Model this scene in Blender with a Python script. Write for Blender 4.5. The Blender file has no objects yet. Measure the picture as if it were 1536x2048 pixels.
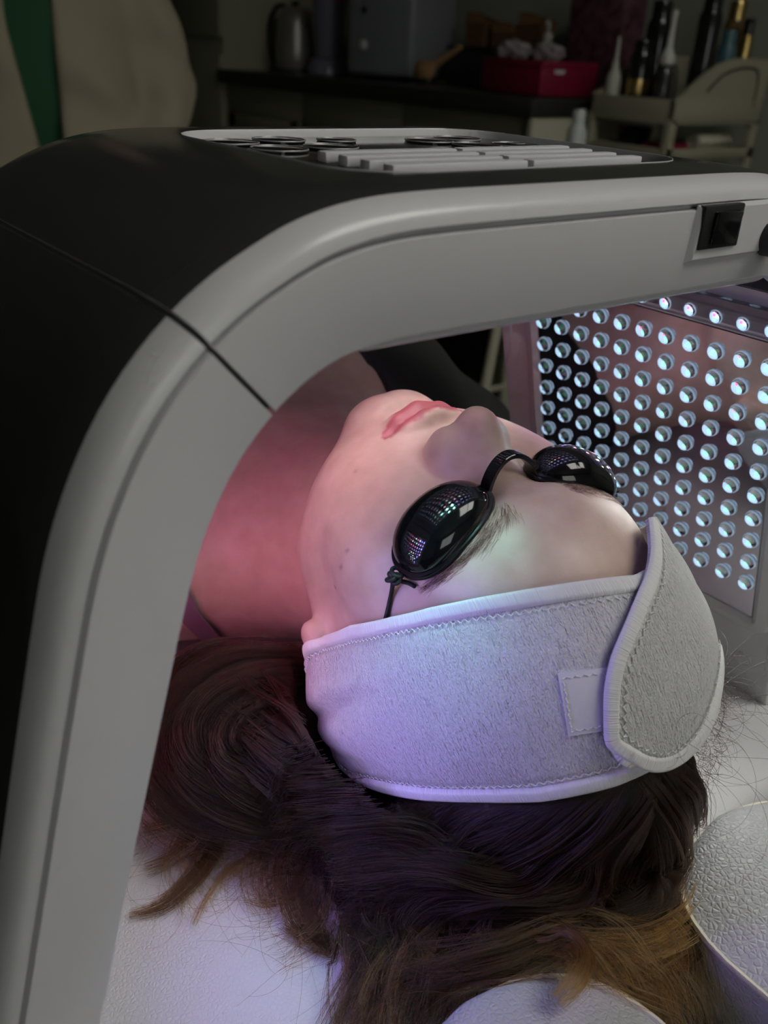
import bpy, bmesh, math, random
import numpy as np
from mathutils import Vector, Matrix
random.seed(7)
rng = np.random.default_rng(7)
sc = bpy.context.scene
COL = sc.collection
U = 0.0315                       # module of the lamp's dimensions
BED = 0.70                       # height of the treatment table
CAM = np.array([0.0, 0.0, BED + 10.6 * U])

# ---------------------------------------------------------------- camera
RWC = np.array([[0.7943665, 0.2429208, -0.5567507], [-0.60561056, 0.38777615, -0.69488525], [0.04709256, 0.88916767, 0.45515179]])
cam = bpy.data.cameras.new('camera')
cam.sensor_fit = 'VERTICAL'; cam.sensor_height = 36; cam.sensor_width = 27
cam.lens = 1799.14 * 36 / 2048
cam.clip_start = 0.02
cam.dof.use_dof = True; cam.dof.focus_distance = 0.37; cam.dof.aperture_fstop = 11.0
co = bpy.data.objects.new('camera', cam); COL.objects.link(co)
m = Matrix.Identity(4)
for i in range(3):
    for j in range(3): m[i][j] = RWC[i, j]
    m[i][3] = CAM[i]
co.matrix_world = m
sc.camera = co
# ---------------------------------------------------------------- world, lights, exposure
w = bpy.data.worlds.new('world'); sc.world = w; w.use_nodes = True
w.node_tree.nodes['Background'].inputs['Color'].default_value = (0.75, 0.85, 1.0, 1)
w.node_tree.nodes['Background'].inputs['Strength'].default_value = 0.4
sc.view_settings.view_transform = 'Standard'; sc.view_settings.look = 'None'
sc.view_settings.exposure = 0.0; sc.view_settings.gamma = 1.0
try: sc.view_settings.use_curve_mapping = False
except Exception: pass
sc.cycles.use_denoising = True
sc.cycles.use_adaptive_sampling = True; sc.cycles.adaptive_threshold = 0.1; sc.cycles.adaptive_min_samples = 12
sc.cycles.max_bounces = 5; sc.cycles.diffuse_bounces = 2; sc.cycles.glossy_bounces = 4; sc.cycles.transmission_bounces = 4; sc.cycles.transparent_max_bounces = 4
sc.cycles.sample_clamp_indirect = 3.0

def area_light(name, loc, direction, sx, sy, color, power, spread=180):
    l = bpy.data.lights.new(name, 'AREA'); l.shape = 'RECTANGLE'; l.size = sx; l.size_y = sy
    l.color = color; l.energy = power; l.spread = math.radians(spread)
    o = bpy.data.objects.new(name, l); COL.objects.link(o)
    o.location = loc
    o.rotation_euler = Vector(direction).to_track_quat('-Z', 'Y').to_euler()
    return o
# daylight coming in through the window of the wall behind the camera
WIN = (-1.15, 0.35, 1.00, 2.15)          # x0 x1 z0 z1 of the opening
area_light('window_daylight', (-0.4, -2.74, 1.575), (0.12, 1, -0.20), 1.4, 1.1, (1.0, 0.98, 0.93), 8)

# ---------------------------------------------------------------- helpers
def setin(n, key, v):
    if key in n.inputs: n.inputs[key].default_value = v
MATS = {}
def mat(name, color, rough=0.5, metal=0.0, spec=0.5, **kw):
    m = bpy.data.materials.new(name); m.use_nodes = True
    b = m.node_tree.nodes['Principled BSDF']
    setin(b, 'Base Color', (*color, 1)); setin(b, 'Roughness', rough); setin(b, 'Metallic', metal)
    setin(b, 'Specular IOR Level', spec)
    for k, v in kw.items():
        setin(b, k, v)
    MATS[name] = m
    return m
def nodes(m): return m.node_tree.nodes, m.node_tree.links, m.node_tree.nodes['Principled BSDF']
def add_noise_colour(m, c1, c2, scale=8.0, detail=4.0):
    N, L, b = nodes(m)
    tc = N.new('ShaderNodeTexCoord'); no = N.new('ShaderNodeTexNoise'); r = N.new('ShaderNodeValToRGB')
    no.inputs['Scale'].default_value = scale; no.inputs['Detail'].default_value = detail
    r.color_ramp.elements[0].position = 0.35; r.color_ramp.elements[1].position = 0.65
    r.color_ramp.elements[0].color = (*c1, 1); r.color_ramp.elements[1].color = (*c2, 1)
    L.new(tc.outputs['Object'], no.inputs['Vector']); L.new(no.outputs['Fac'], r.inputs['Fac']); L.new(r.outputs['Color'], b.inputs['Base Color'])
def add_bump(m, kind='noise', scale=200.0, strength=0.3, dist=0.001, stretch=(1, 1, 1), detail=4.0):
    N, L, b = nodes(m)
    tc = N.new('ShaderNodeTexCoord'); mp = N.new('ShaderNodeMapping'); mp.inputs['Scale'].default_value = stretch
    L.new(tc.outputs['Object'], mp.inputs['Vector'])
    if kind == 'noise':
        t = N.new('ShaderNodeTexNoise'); t.inputs['Scale'].default_value = scale; t.inputs['Detail'].default_value = detail; out = t.outputs['Fac']
        L.new(mp.outputs['Vector'], t.inputs['Vector'])
    else:
        # pebbled leather: rounded cells with creases between them
        wn = N.new('ShaderNodeTexNoise'); wn.inputs['Scale'].default_value = scale * 0.6
        mx = N.new('ShaderNodeMixRGB'); mx.inputs['Fac'].default_value = 0.0010
        L.new(mp.outputs['Vector'], wn.inputs['Vector']); L.new(mp.outputs['Vector'], mx.inputs['Color1']); L.new(wn.outputs['Color'], mx.inputs['Color2'])
        t = N.new('ShaderNodeTexVoronoi'); t.feature = 'DISTANCE_TO_EDGE'; t.inputs['Scale'].default_value = scale
        L.new(mx.outputs['Color'], t.inputs['Vector'])
        r = N.new('ShaderNodeValToRGB'); r.color_ramp.elements[0].position = 0.0; r.color_ramp.elements[1].position = 0.28
        r.color_ramp.interpolation = 'EASE'
        L.new(t.outputs['Distance'], r.inputs['Fac']); out = r.outputs['Color']
    bp = N.new('ShaderNodeBump'); bp.inputs['Strength'].default_value = strength; bp.inputs['Distance'].default_value = dist
    L.new(out, bp.inputs['Height'])
    if b.inputs['Normal'].is_linked:
        old = b.inputs['Normal'].links[0].from_socket
        L.new(old, bp.inputs['Normal'])
    L.new(bp.outputs['Normal'], b.inputs['Normal'])

OFF = {}                          # world offset of every parent, so that geometry can be written in world coordinates
def tag(o, label=None, cat=None, group=None, kind=None):
    if label: o['label'] = label
    if cat: o['category'] = cat
    if group: o['group'] = group
    if kind: o['kind'] = kind
    return o
def empty(name, loc, label=None, cat=None, group=None):
    o = bpy.data.objects.new(name, None); COL.objects.link(o); o.location = loc; o.empty_display_size = 0.02
    OFF[o.name] = np.array(loc, float)
    return tag(o, label, cat, group)
def obj(name, V, F, material, parent=None, smooth=True, auto=None):
    """V in world coordinates; one mesh object."""
    V = np.asarray(V, float)
    off = OFF[parent.name] if parent is not None else np.zeros(3)
    me = bpy.data.meshes.new(name)
    me.from_pydata((V - off).tolist(), [], [list(f) for f in F] if not isinstance(F, np.ndarray) else F.tolist())
    me.validate(verbose=False)
    mats = material if isinstance(material, (list, tuple)) else [material]
    for mm in mats: me.materials.append(mm)
    o = bpy.data.objects.new(name, me); COL.objects.link(o)
    if parent is not None: o.parent = parent
    OFF[o.name] = off
    if smooth:
        me.polygons.foreach_set('use_smooth', [True] * len(me.polygons))
        if auto is not None: me.set_sharp_from_angle(angle=math.radians(auto))
    return o
def bm_obj(name, bm, material, parent=None, smooth=True, auto=35):
    bm.normal_update()
    V = [v.co[:] for v in bm.verts]; bm.verts.index_update()
    F = [[v.index for v in f.verts] for f in bm.faces]
    bm.free()
    return obj(name, V, F, material, parent, smooth, auto)
def bm_box(bm, c, s, bev=0.0, rot=None, seg=2):
    r = bmesh.ops.create_cube(bm, size=1.0)
    vs = r['verts']
    M = Matrix.Translation(Vector(c)) @ (rot.to_4x4() if rot is not None else Matrix.Identity(4)) @ Matrix.Diagonal((*s, 1))
    bmesh.ops.transform(bm, matrix=M, verts=vs)
    if bev > 0:
        es = list({e for v in vs for e in v.link_edges})
        bmesh.ops.bevel(bm, geom=es, offset=bev, segments=seg, profile=0.5, affect='EDGES')
def box(name, c, s, material, parent=None, bev=0.0, rot=None):
    bm = bmesh.new(); bm_box(bm, c, s, bev, rot)
    return bm_obj(name, bm, material, parent, True, 35)
def lathe_data(profile, seg=24, M=None):
    """profile: (r, z) pairs, axis z."""
    V, F = [], []
    n = len(profile)
    for i in range(seg):
        a = 2 * math.pi * i / seg
        for r, z in profile: V.append((r * math.cos(a), r * math.sin(a), z))
    for i in range(seg):
        j = (i + 1) % seg
        for k in range(n - 1): F.append((i * n + k, j * n + k, j * n + k + 1, i * n + k + 1))
    V = np.array(V)
    if M is not None: V = V @ np.array(M.to_3x3()).T + np.array(M.translation)
    return V, F
def lathe(name, profile, loc, material, parent=None, seg=24, rot=None, auto=40):
    M = Matrix.Translation(Vector(loc)) @ (rot.to_4x4() if rot is not None else Matrix.Identity(4))
    V, F = lathe_data(profile, seg, M)
    o = obj(name, V, F, material, parent, True, auto)
    return o
def resample(P, n):
    P = np.asarray(P, float)
    d = np.r_[0, np.cumsum(np.linalg.norm(np.diff(P, axis=0), axis=1))]
    t = np.linspace(0, d[-1], n)
    return np.stack([np.interp(t, d, P[:, i]) for i in range(P.shape[1])], 1)
def spline(P, n):
    """Catmull-Rom through P, resampled to n points."""
    P = np.asarray(P, float)
    if len(P) < 3: return resample(P, n)
    Q = np.vstack([2 * P[0] - P[1], P, 2 * P[-1] - P[-2]])
    out = []
    for i in range(1, len(Q) - 2):
        p0, p1, p2, p3 = Q[i - 1:i + 3]
        for t in np.linspace(0, 1, 12, endpoint=False):
            out.append(0.5 * (2 * p1 + (p2 - p0) * t + (2 * p0 - 5 * p1 + 4 * p2 - p3) * t * t + (3 * p1 - p0 - 3 * p2 + p3) * t ** 3))
    out.append(P[-1])
    return resample(np.array(out), n)
def tube_data(P, R, seg=8, closed=False, up=(0.13, 0.21, 0.97), flat=1.0):
    P = np.asarray(P, float); n = len(P)
    R = np.full(n, R) if np.isscalar(R) else np.asarray(R)
    if closed: T = np.roll(P, -1, 0) - np.roll(P, 1, 0)
    else: T = np.gradient(P, axis=0)
    T /= np.linalg.norm(T, axis=1)[:, None] + 1e-12
    N = np.cross(T, np.array(up)); N /= np.linalg.norm(N, axis=1)[:, None] + 1e-12
    B = np.cross(N, T)
    a = np.linspace(0, 2 * np.pi, seg, endpoint=False)
    V = P[:, None, :] + R[:, None, None] * (np.cos(a)[None, :, None] * N[:, None, :] + flat * np.sin(a)[None, :, None] * B[:, None, :])
    V = V.reshape(-1, 3); F = []
    for i in range(n if closed else n - 1):
        i2 = (i + 1) % n
        for k in range(seg):
            k2 = (k + 1) % seg
            F.append((i * seg + k, i2 * seg + k, i2 * seg + k2, i * seg + k2))
    if not closed:
        F.append(tuple(range(seg - 1, -1, -1))); F.append(tuple((n - 1) * seg + k for k in range(seg)))
    return V, F
def tube(name, P, R, material, parent=None, seg=8, closed=False, **kw):
    V, F = tube_data(P, R, seg, closed, **kw)
    return obj(name, V, F, material, parent, True, 60)
def join(parts):
    V, F, n = [], [], 0
    for v, f in parts:
        v = np.asarray(v); V.append(v); F += [tuple(i + n for i in q) for q in f]; n += len(v)
    return np.vstack(V), F
def dup(o, parent=None, loc=None):
    c = o.copy(); COL.objects.link(c); OFF[c.name] = OFF[o.name] * 0 + OFF[o.name]
    if parent is not None: c.parent = parent
    if loc is not None: c.location = loc
    return c
def copy_tree(o, parent=None):
    c = dup(o, parent)
    for ch in list(o.children): copy_tree(ch, c)
    return c

# ---------------------------------------------------------------- materials
white_plastic = mat('white_plastic', (0.62, 0.62, 0.62), 0.27)
shell_plastic = mat('shell_plastic', (0.036, 0.036, 0.035), 0.14)
dark_gap = mat('dark_gap', (0.05, 0.05, 0.06), 0.7)
mirror_black = mat('mirror_panel', (0.62, 0.62, 0.64), 0.025, 1.0)
black_gloss = mat('black_gloss', (0.008, 0.008, 0.009), 0.12)
black_matte = mat('black_matte', (0.012, 0.012, 0.013), 0.5)
chrome = mat('chrome', (0.75, 0.75, 0.75), 0.12, 1.0)
acrylic = mat('clear_acrylic', (0.80, 0.84, 0.86), 0.08, 0.0, **{'Transmission Weight': 0.85, 'IOR': 1.45})
leather = mat('white_leather', (0.70, 0.70, 0.70), 0.42)
add_bump(leather, 'leather', 520.0, 0.40, 0.0004)
leather_pad = mat('pad_leather', (0.47, 0.47, 0.48), 0.40)
add_bump(leather_pad, 'leather', 430.0, 0.55, 0.0005)
# ================================================================ room
wall_paint = mat('wall_paint', (0.30, 0.31, 0.25), 0.8); add_bump(wall_paint, 'noise', 60, 0.1, 0.002)
ceil_paint = mat('ceiling_paint', (0.45, 0.45, 0.42), 0.9)
floor_tile = mat('floor_vinyl', (0.05, 0.05, 0.045), 0.5); add_noise_colour(floor_tile, (0.045, 0.045, 0.04), (0.06, 0.06, 0.05), 30)
X0, X1, Y0R, Y1R, ZC = -2.2, 2.42, -2.8, 5.6, 2.5
def struct(o): o['kind'] = 'structure'; return o
struct(box('floor', ((X0 + X1) / 2, (Y0R + Y1R) / 2, -0.05), (X1 - X0 + .2, Y1R - Y0R + .2, 0.1), floor_tile))
struct(box('ceiling', ((X0 + X1) / 2, (Y0R + Y1R) / 2, ZC + 0.05), (X1 - X0 + .2, Y1R - Y0R + .2, 0.1), ceil_paint))
struct(box('wall_right', (X1 + 0.05, (Y0R + Y1R) / 2, ZC / 2), (0.1, Y1R - Y0R + .2, ZC), wall_paint))
struct(box('wall_left', (X0 - 0.05, (Y0R + Y1R) / 2, ZC / 2), (0.1, Y1R - Y0R + .2, ZC), wall_paint))
struct(box('wall_far', ((X0 + X1) / 2, Y1R + 0.05, ZC / 2), (X1 - X0, 0.1, ZC), wall_paint))
bm = bmesh.new()          # wall with the window opening
wx0, wx1, wz0, wz1 = WIN
bm_box(bm, ((X0 + wx0) / 2, Y0R - .05, ZC / 2), (wx0 - X0, .1, ZC)); bm_box(bm, ((X1 + wx1) / 2, Y0R - .05, ZC / 2), (X1 - wx1, .1, ZC))
bm_box(bm, ((wx0 + wx1) / 2, Y0R - .05, wz0 / 2), (wx1 - wx0, .1, wz0)); bm_box(bm, ((wx0 + wx1) / 2, Y0R - .05, (ZC + wz1) / 2), (wx1 - wx0, .1, ZC - wz1))
struct(bm_obj('wall_near', bm, wall_paint))
frame_white = mat('window_frame', (0.7, 0.7, 0.68), 0.4)
glass = mat('window_glass', (1, 1, 1), 0.0, 0.0, **{'Transmission Weight': 1.0, 'IOR': 1.01})
bm = bmesh.new()
for x in (wx0 + .025, (wx0 + wx1) / 2, wx1 - .025): bm_box(bm, (x, Y0R - .05, (wz0 + wz1) / 2), (.05, .07, wz1 - wz0), .004)
for z in (wz0 + .025, wz1 - .025): bm_box(bm, ((wx0 + wx1) / 2, Y0R - .05, z), (wx1 - wx0, .07, .05), .004)
win = struct(bm_obj('window_1', bm, frame_white))
for k in range(2):
    xa = wx0 + .05 + k * ((wx1 - wx0) / 2 - .025 + 0.0)
    box('pane', (xa + ((wx1 - wx0) / 2 - .075) / 2, Y0R - .05, (wz0 + wz1) / 2), ((wx1 - wx0) / 2 - .075, .006, wz1 - wz0 - .1), glass, win)

# the room's big two-part ceiling light, hung over the head end of the table
cl_ = empty('ceiling_light', (1.05, -0.70, ZC), 'large two-part ceiling light panel above the head end of the table', 'ceiling light')
lamp_m = bpy.data.materials.new('lamp_diffuser'); lamp_m.use_nodes = True
_n, _l = lamp_m.node_tree.nodes, lamp_m.node_tree.links; _n.clear()
_e = _n.new('ShaderNodeEmission'); _o = _n.new('ShaderNodeOutputMaterial'); _e.inputs['Color'].default_value = (1.0, .985, .93, 1); _e.inputs['Strength'].default_value = 5.8; _l.new(_e.outputs[0], _o.inputs['Surface'])
bm = bmesh.new()
for dx in (-.61, 0, .61): bm_box(bm, (1.05 + dx, -0.70, ZC - .02), (.04, 1.04, .038), .003)
for dy in (-.50, .50): bm_box(bm, (1.05, -0.70 + dy, ZC - .02), (1.24, .04, .038), .003)
bm_obj('frame', bm, frame_white, cl_)
for dx in (-.305, .305): box('diffuser', (1.05 + dx, -0.70, ZC - .018), (.57, .96, .012), lamp_m, cl_)

# ================================================================ treatment table
table = empty('treatment_table', (0.26, 1.1, 0.0), 'white padded leather treatment table the masked woman lies on', 'treatment table')
def rounded_slab(x0, x1, y0, y1, z0, z1, r, bev):
    bm = bmesh.new(); vs = []
    for cx, cy, a0 in ((x1 - r, y1 - r, 0), (x0 + r, y1 - r, 90), (x0 + r, y0 + r, 180), (x1 - r, y0 + r, 270)):
        for k in range(7):
            a = math.radians(a0 + 15 * k); vs.append(bm.verts.new((cx + r * math.cos(a), cy + r * math.sin(a), z0)))
    f = bm.faces.new(vs); ret = bmesh.ops.extrude_face_region(bm, geom=[f])
    up = [v for v in ret['geom'] if isinstance(v, bmesh.types.BMVert)]
    bmesh.ops.translate(bm, verts=up, vec=(0, 0, z1 - z0))
    bmesh.ops.recalc_face_normals(bm, faces=bm.faces)
    es = [e for e in bm.edges if abs(e.verts[0].co.z - e.verts[1].co.z) < 1e-6]
    bmesh.ops.bevel(bm, geom=es, offset=bev, segments=4, profile=0.5, affect='EDGES')
    return bm
bm_obj('padded_top', rounded_slab(-0.07, 0.56, 0.146, 2.03, BED - 0.07, BED - .0006, 0.03, 0.018), leather, table, True, 60)
table_wood = mat('table_frame', (0.10, 0.10, 0.10), 0.5)
box('rail', (0.245, 1.09, BED - 0.105), (0.56, 1.72, 0.066), table_wood, table, .005)
for sx in (-1, 1):
    for y in (0.32, 1.9):
        box('leg', (0.245 + sx * 0.24, y, (BED - 0.14) / 2), (0.05, 0.05, BED - 0.14), table_wood, table, .004)
# ---------------- horseshoe face cradle
cradle = empty('face_cradle', (0.254, 0.02, 0.40), 'white leather horseshoe face rest with corded seams at the table end', 'face rest')
XL, XR = 0.158, 0.312
YA = -0.06
CR, CZ = 0.056, 0.728
def cradle_path(n=72):
    cx = (XL + XR) / 2; R = (XR - XL) / 2
    P = [(XL, 0.082), (XL, 0.0), (XL, YA + .03)]
    for a in np.linspace(190, 350, 11): P.append((cx + R * math.cos(math.radians(a)), YA + R * math.sin(math.radians(a))))
    P += [(XR, YA + .03), (XR, 0.0), (XR, 0.082)]
    return spline(np.array(P), n)
CP = cradle_path(); n = len(CP)
T2 = np.gradient(CP, axis=0); T2 /= np.linalg.norm(T2, axis=1)[:, None]; N2 = np.stack([T2[:, 1], -T2[:, 0]], 1)
path, nor, rad = [], [], []
EX = 2.5                          # squarish rounded tips
tip = [(math.sin(a) ** (2 / EX), math.cos(a) ** (2 / EX)) for a in np.linspace(0.0, math.pi / 2, 12)[:-1]]
for sx, sy in tip: path.append(CP[0] - T2[0] * CR * sy); nor.append(N2[0]); rad.append(CR * sx + 1e-4)
for i in range(n): path.append(CP[i]); nor.append(N2[i]); rad.append(CR)
for sx, sy in tip[::-1]: path.append(CP[-1] + T2[-1] * CR * sy); nor.append(N2[-1]); rad.append(CR * sx + 1e-4)
sec = [(x, 0.013 * (1 - x * x)) for x in np.linspace(1, -1, 15)]
sec += [(-1.0, -.010), (-.95, -.030), (-.88, -.044), (-.70, -.050), (0, -.050), (.70, -.050), (.88, -.044), (.95, -.030), (1.0, -.010)]
NS = len(sec); Vs, Fs = [], []
for p, nn, r in zip(path, nor, rad):
    q = min(1.0, r / CR) ** 0.5
    for x, z in sec: Vs.append((p[0] + nn[0] * x * r, p[1] + nn[1] * x * r, CZ + (z * q if z > 0 else z)))
m_ = len(path)
for i in range(m_ - 1):
    for k in range(NS):
        k2 = (k + 1) % NS
        Fs.append((i * NS + k, i * NS + k2, (i + 1) * NS + k2, (i + 1) * NS + k))
Fs.append(tuple(range(NS))); Fs.append(tuple((m_ - 1) * NS + k for k in range(NS - 1, -1, -1)))
obj('cushion', Vs, Fs, leather_pad, cradle, True, 50)
thread = mat('piping_cord', (0.72, 0.68, 0.55), 0.6)
add_bump(thread, 'noise', 900, 0.6, 0.0008)
Pp = [(p[0] + nn[0] * (r + .0006), p[1] + nn[1] * (r + .0006), CZ) for p, nn, r in zip(path, nor, rad)]
Pm = [(p[0] - nn[0] * (r + .0006), p[1] - nn[1] * (r + .0006), CZ) for p, nn, r in zip(path, nor, rad)]
loop = np.array(Pp + Pm[::-1])
loop = resample(np.vstack([loop, loop[:1]]), 320)[:-1]
tube('piping', loop, 0.0013, thread, cradle, 6, True)
box('base_plate', ((XL + XR) / 2, 0.045, 0.660), (0.16, 0.15, 0.016), mat('cradle_base', (0.45, 0.45, 0.45), 0.5), cradle, .006)
# ================================================================ light therapy arch
XC = 7.66
INNER = [(1.07, -10.6), (1.52, -8.82), (2.13, -6.5), (2.63, -4.62), (2.76, -4.16), (2.89, -3.76), (3.08, -3.36), (3.30, -3.02), (3.60, -2.71), (3.84, -2.53), (4.06, -2.41), (4.35, -2.31), (4.80, -2.255), (5.46, -2.245), (6.1, -2.25), (XC, -2.25)]
SEAM = [(0.16, -10.6), (0.79, -8.16), (1.27, -6.25), (1.56, -5.1), (1.84, -4.03), (2.0, -3.53), (2.19, -3.10), (2.42, -2.70), (2.70, -2.34), (3.03, -2.03), (3.36, -1.80), (3.66, -1.64), (4.08, -1.46), (4.62, -1.345), (5.3, -1.305), (6.63, -1.30), (XC, -1.30)]
def zc(p): return np.array([p[0] * U, 0, CAM[2] + p[1] * U])
def smooth_poly(P, n):
    Q = spline(np.array(P), n * 6)
    K = np.ones(9) / 9
    Q2 = np.stack([np.convolve(np.pad(Q[:, i], 4, mode='edge'), K, mode='valid') for i in (0, 1)], 1)
    Q2[0], Q2[-1] = Q[0], Q[-1]
    return Q2
IN, SE = smooth_poly(INNER, 80), smooth_poly(SEAM, 80)
def cut(P, pt):
    i = int(np.argmin(((P - np.array(pt)) ** 2).sum(1))); return P[:i + 1], P[i:]
INl, INt = cut(IN, (3.60, -2.71)); SEl, SEt = cut(SE, (3.03, -2.03))
def outward(S):
    T = np.gradient(S, axis=0); T /= np.linalg.norm(T, axis=1)[:, None]
    return np.stack([-T[:, 1], T[:, 0]], 1)
def seg_sections(I, S, fn):
    """fn(I, S, n) gives the list of (x, z, y) of one section; returns V (stations x points)."""
    n = outward(S); out = []
    for i in range(len(I)): out.append(fn(I[i], S[i], n[i]))
    return np.array(out)
FY, BY = 6.0, 12.45
def shell_sec(I, S, n):
    L = lambda u: I + (S - I) * u
    J = L(.34 * math.exp(-((I[1] + 3.0) / 1.0) ** 2) * (I[0] < 6.5 or I[0] > 8.8))
    pts = [(I + (S - I) * 0.0, FY + 0.12), (L(.93), FY + 0.12), (L(.93), FY + .10), (L(.985), FY + .10), (L(.988), FY + .03), (L(1.0), FY), (S + n * .07, FY + .012), (S + n * .13, FY + .05), (S + n * .19, FY + .14),
           (S + n * .235, FY + .28), (S + n * .27, FY + .48), (S + n * .29, FY + .72), (S + n * .30, FY + 1.0), (S + n * .30, BY - .9), (S + n * .28, BY - .5), (S + n * .22, BY - .2), (S + n * .12, BY - .05), (S, BY), (L(.5), BY), (I, BY), (I, BY - .25), (J, BY - .26), (J, FY + .36), (I, FY + .35)]
    return [(p[0], y, p[1]) for p, y in pts]
def plate_sec(I, S, n):
    L = lambda u: I + (S - I) * u
    pts = [(L(0.0), FY + .115), (L(0.0), FY + .05), (L(.012), FY + .015), (L(.035), FY), (L(.915), FY), (L(.925), FY + .02), (L(.93), FY + .115)]
    return [(p[0], y, p[1]) for p, y in pts]
def to_world(A): return np.stack([A[..., 0] * U, A[..., 1] * U, CAM[2] + A[..., 2] * U], -1)
def sweep(A):
    A = to_world(A); n, k = A.shape[:2]
    F = []
    for i in range(n - 1):
        for j in range(k):
            j2 = (j + 1) % k
            F.append((i * k + j, i * k + j2, (i + 1) * k + j2, (i + 1) * k + j))
    F.append(tuple(range(k - 1, -1, -1))); F.append(tuple((n - 1) * k + j for j in range(k)))
    return A.reshape(-1, 3), F
def mirror_x(V): V = np.array(V); V[..., 0] = 2 * XC * U - V[..., 0]; return V
def rs2(P, n): return resample(P, n)
arch = empty('light_therapy_arch', (XC * U, 9.2 * U, BED), 'white arched light therapy machine standing over the lying woman', 'therapy lamp')
g = 0.022
Il, Sl = rs2(INl, 56), rs2(SEl, 56); It, St = rs2(INt, 60), rs2(SEt, 60)
# leave the hinge gap open
def trim(P, a0, a1):
    d = np.r_[0, np.cumsum(np.linalg.norm(np.diff(P, axis=0), axis=1))]; t = np.linspace(a0, d[-1] - a1, len(P))
    return np.stack([np.interp(t, d, P[:, i]) for i in range(2)], 1)
Il, Sl = trim(Il, 0, g), trim(Sl, 0, g); It, St = trim(It, g, 0), trim(St, g, 0)
It2 = np.vstack([It, (np.array([2 * XC, 0]) + It[::-1] * np.array([-1, 1]))[1:]]); St2 = np.vstack([St, (np.array([2 * XC, 0]) + St[::-1] * np.array([-1, 1]))[1:]])
for fn, nm, mt in ((shell_sec, 'housing', shell_plastic), (plate_sec, 'face_plate', white_plastic)):
    V, F = sweep(seg_sections(Il, Sl, fn))
    def two_tone(o, ns):
        if nm != 'housing': return
        o.data.materials.append(white_plastic); k = 24
        o.data.polygons.foreach_set('material_index', [1 if (i < ns * k and (i % k in (17, 18, 19, 20, 21, 22, 23, 0, 1, 2, 3))) or i >= ns * k else 0 for i in range(len(o.data.polygons))])
    a = obj('side_' + nm, V, F, mt, arch, True, 38); two_tone(a, len(Il) - 1)
    a2 = obj('side_' + nm, mirror_x(V), [tuple(reversed(f)) for f in F], mt, arch, True, 38); two_tone(a2, len(Il) - 1)
    V, F = sweep(seg_sections(It2, St2, fn))
    a3 = obj('top_' + nm, V, F, mt, arch, True, 38); two_tone(a3, len(It2) - 1)
hinge_grey = mat('hinge_grey', (0.05, 0.05, 0.052), 0.5)
# dark hinge strips inside the two gaps
for sgn in (0, 1):
    I, S = INl[-1], SEl[-1]; n = outward(SEl)[-1]
    t = (SEl[-1] - SEl[-4]); t /= np.linalg.norm(t)
    A = []
    for dt in (-g * 1.3, g * 1.3):
        A.append([(p[0] + t[0] * dt, y, p[1] + t[1] * dt) for p, y in ((I + (S - I) * .04, FY + .1), (I + (S - I) * .98, FY + .1), (S + n * .215, FY + .30), (S + n * .275, FY + 1), (S + n * .275, BY - .9), (S + n * .1, BY - .15), (I + (S - I) * .04, BY - .1))])
    V, F = sweep(np.array(A))
    if sgn: V = mirror_x(V); F = [tuple(reversed(f)) for f in F]
    obj('hinge_strip', V, F, hinge_grey, arch, True, 30)
# rim of the housing is white like the face: a trim sweep just over the rounded front edge
def rim_sec(I, S, n):
    L = lambda u: I + (S - I) * u
    e = .006
    pts = [(L(.984), FY + .09), (L(.986), FY + .025), (L(1.0), FY - e), (S + n * (.07 + e), FY + .008), (S + n * (.13 + e), FY + .045), (S + n * (.19 + e), FY + .135), (S + n * (.235 + e), FY + .275), (S + n * (.242 + e), FY + .31), (S + n * .22, FY + .32), (S + n * .2, FY + .32), (S + n * .05, FY + .1)]
    return [(p[0], y, p[1]) for p, y in pts]
V, F = sweep(seg_sections(Il, Sl, rim_sec)); obj('side_rim', V, F, white_plastic, arch, True, 50); obj('side_rim', mirror_x(V), [tuple(reversed(f)) for f in F], white_plastic, arch, True, 50)
V, F = sweep(seg_sections(It2, St2, rim_sec)); obj('top_rim', V, F, white_plastic, arch, True, 50)

# ---------------- LED panels: frame, mirror plate, lenses
led_cup = mat('led_cup', (0.60, 0.74, 0.80), 0.25, 0.0, **{'Emission Color': (0.50, 0.70, 0.95, 1), 'Emission Strength': 1.15})
led_ring = mat('led_ring', (0.45, 0.50, 0.55), 0.25, 0.5, **{'Emission Color': (0.50, 0.70, 0.95, 1), 'Emission Strength': 0.30})
led_dome = mat('led_lens', (0.93, 0.97, 1.0), 0.03, 0.0, **{'Transmission Weight': 1.0, 'IOR': 1.49})
def emit(name, color, s):
    m = bpy.data.materials.new(name); m.use_nodes = True
    N, L = m.node_tree.nodes, m.node_tree.links; N.clear()
    e = N.new('ShaderNodeEmission'); o = N.new('ShaderNodeOutputMaterial'); e.inputs['Color'].default_value = (*color, 1); e.inputs['Strength'].default_value = s
    L.new(e.outputs[0], o.inputs['Surface']); return m
chip_r = emit('led_chip_red', (1.0, 0.10, 0.25), 4); chip_g = emit('led_chip_green', (0.25, 1.0, 0.6), 2.5); chip_b = emit('led_chip_blue', (0.35, 0.45, 1.0), 5)
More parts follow.
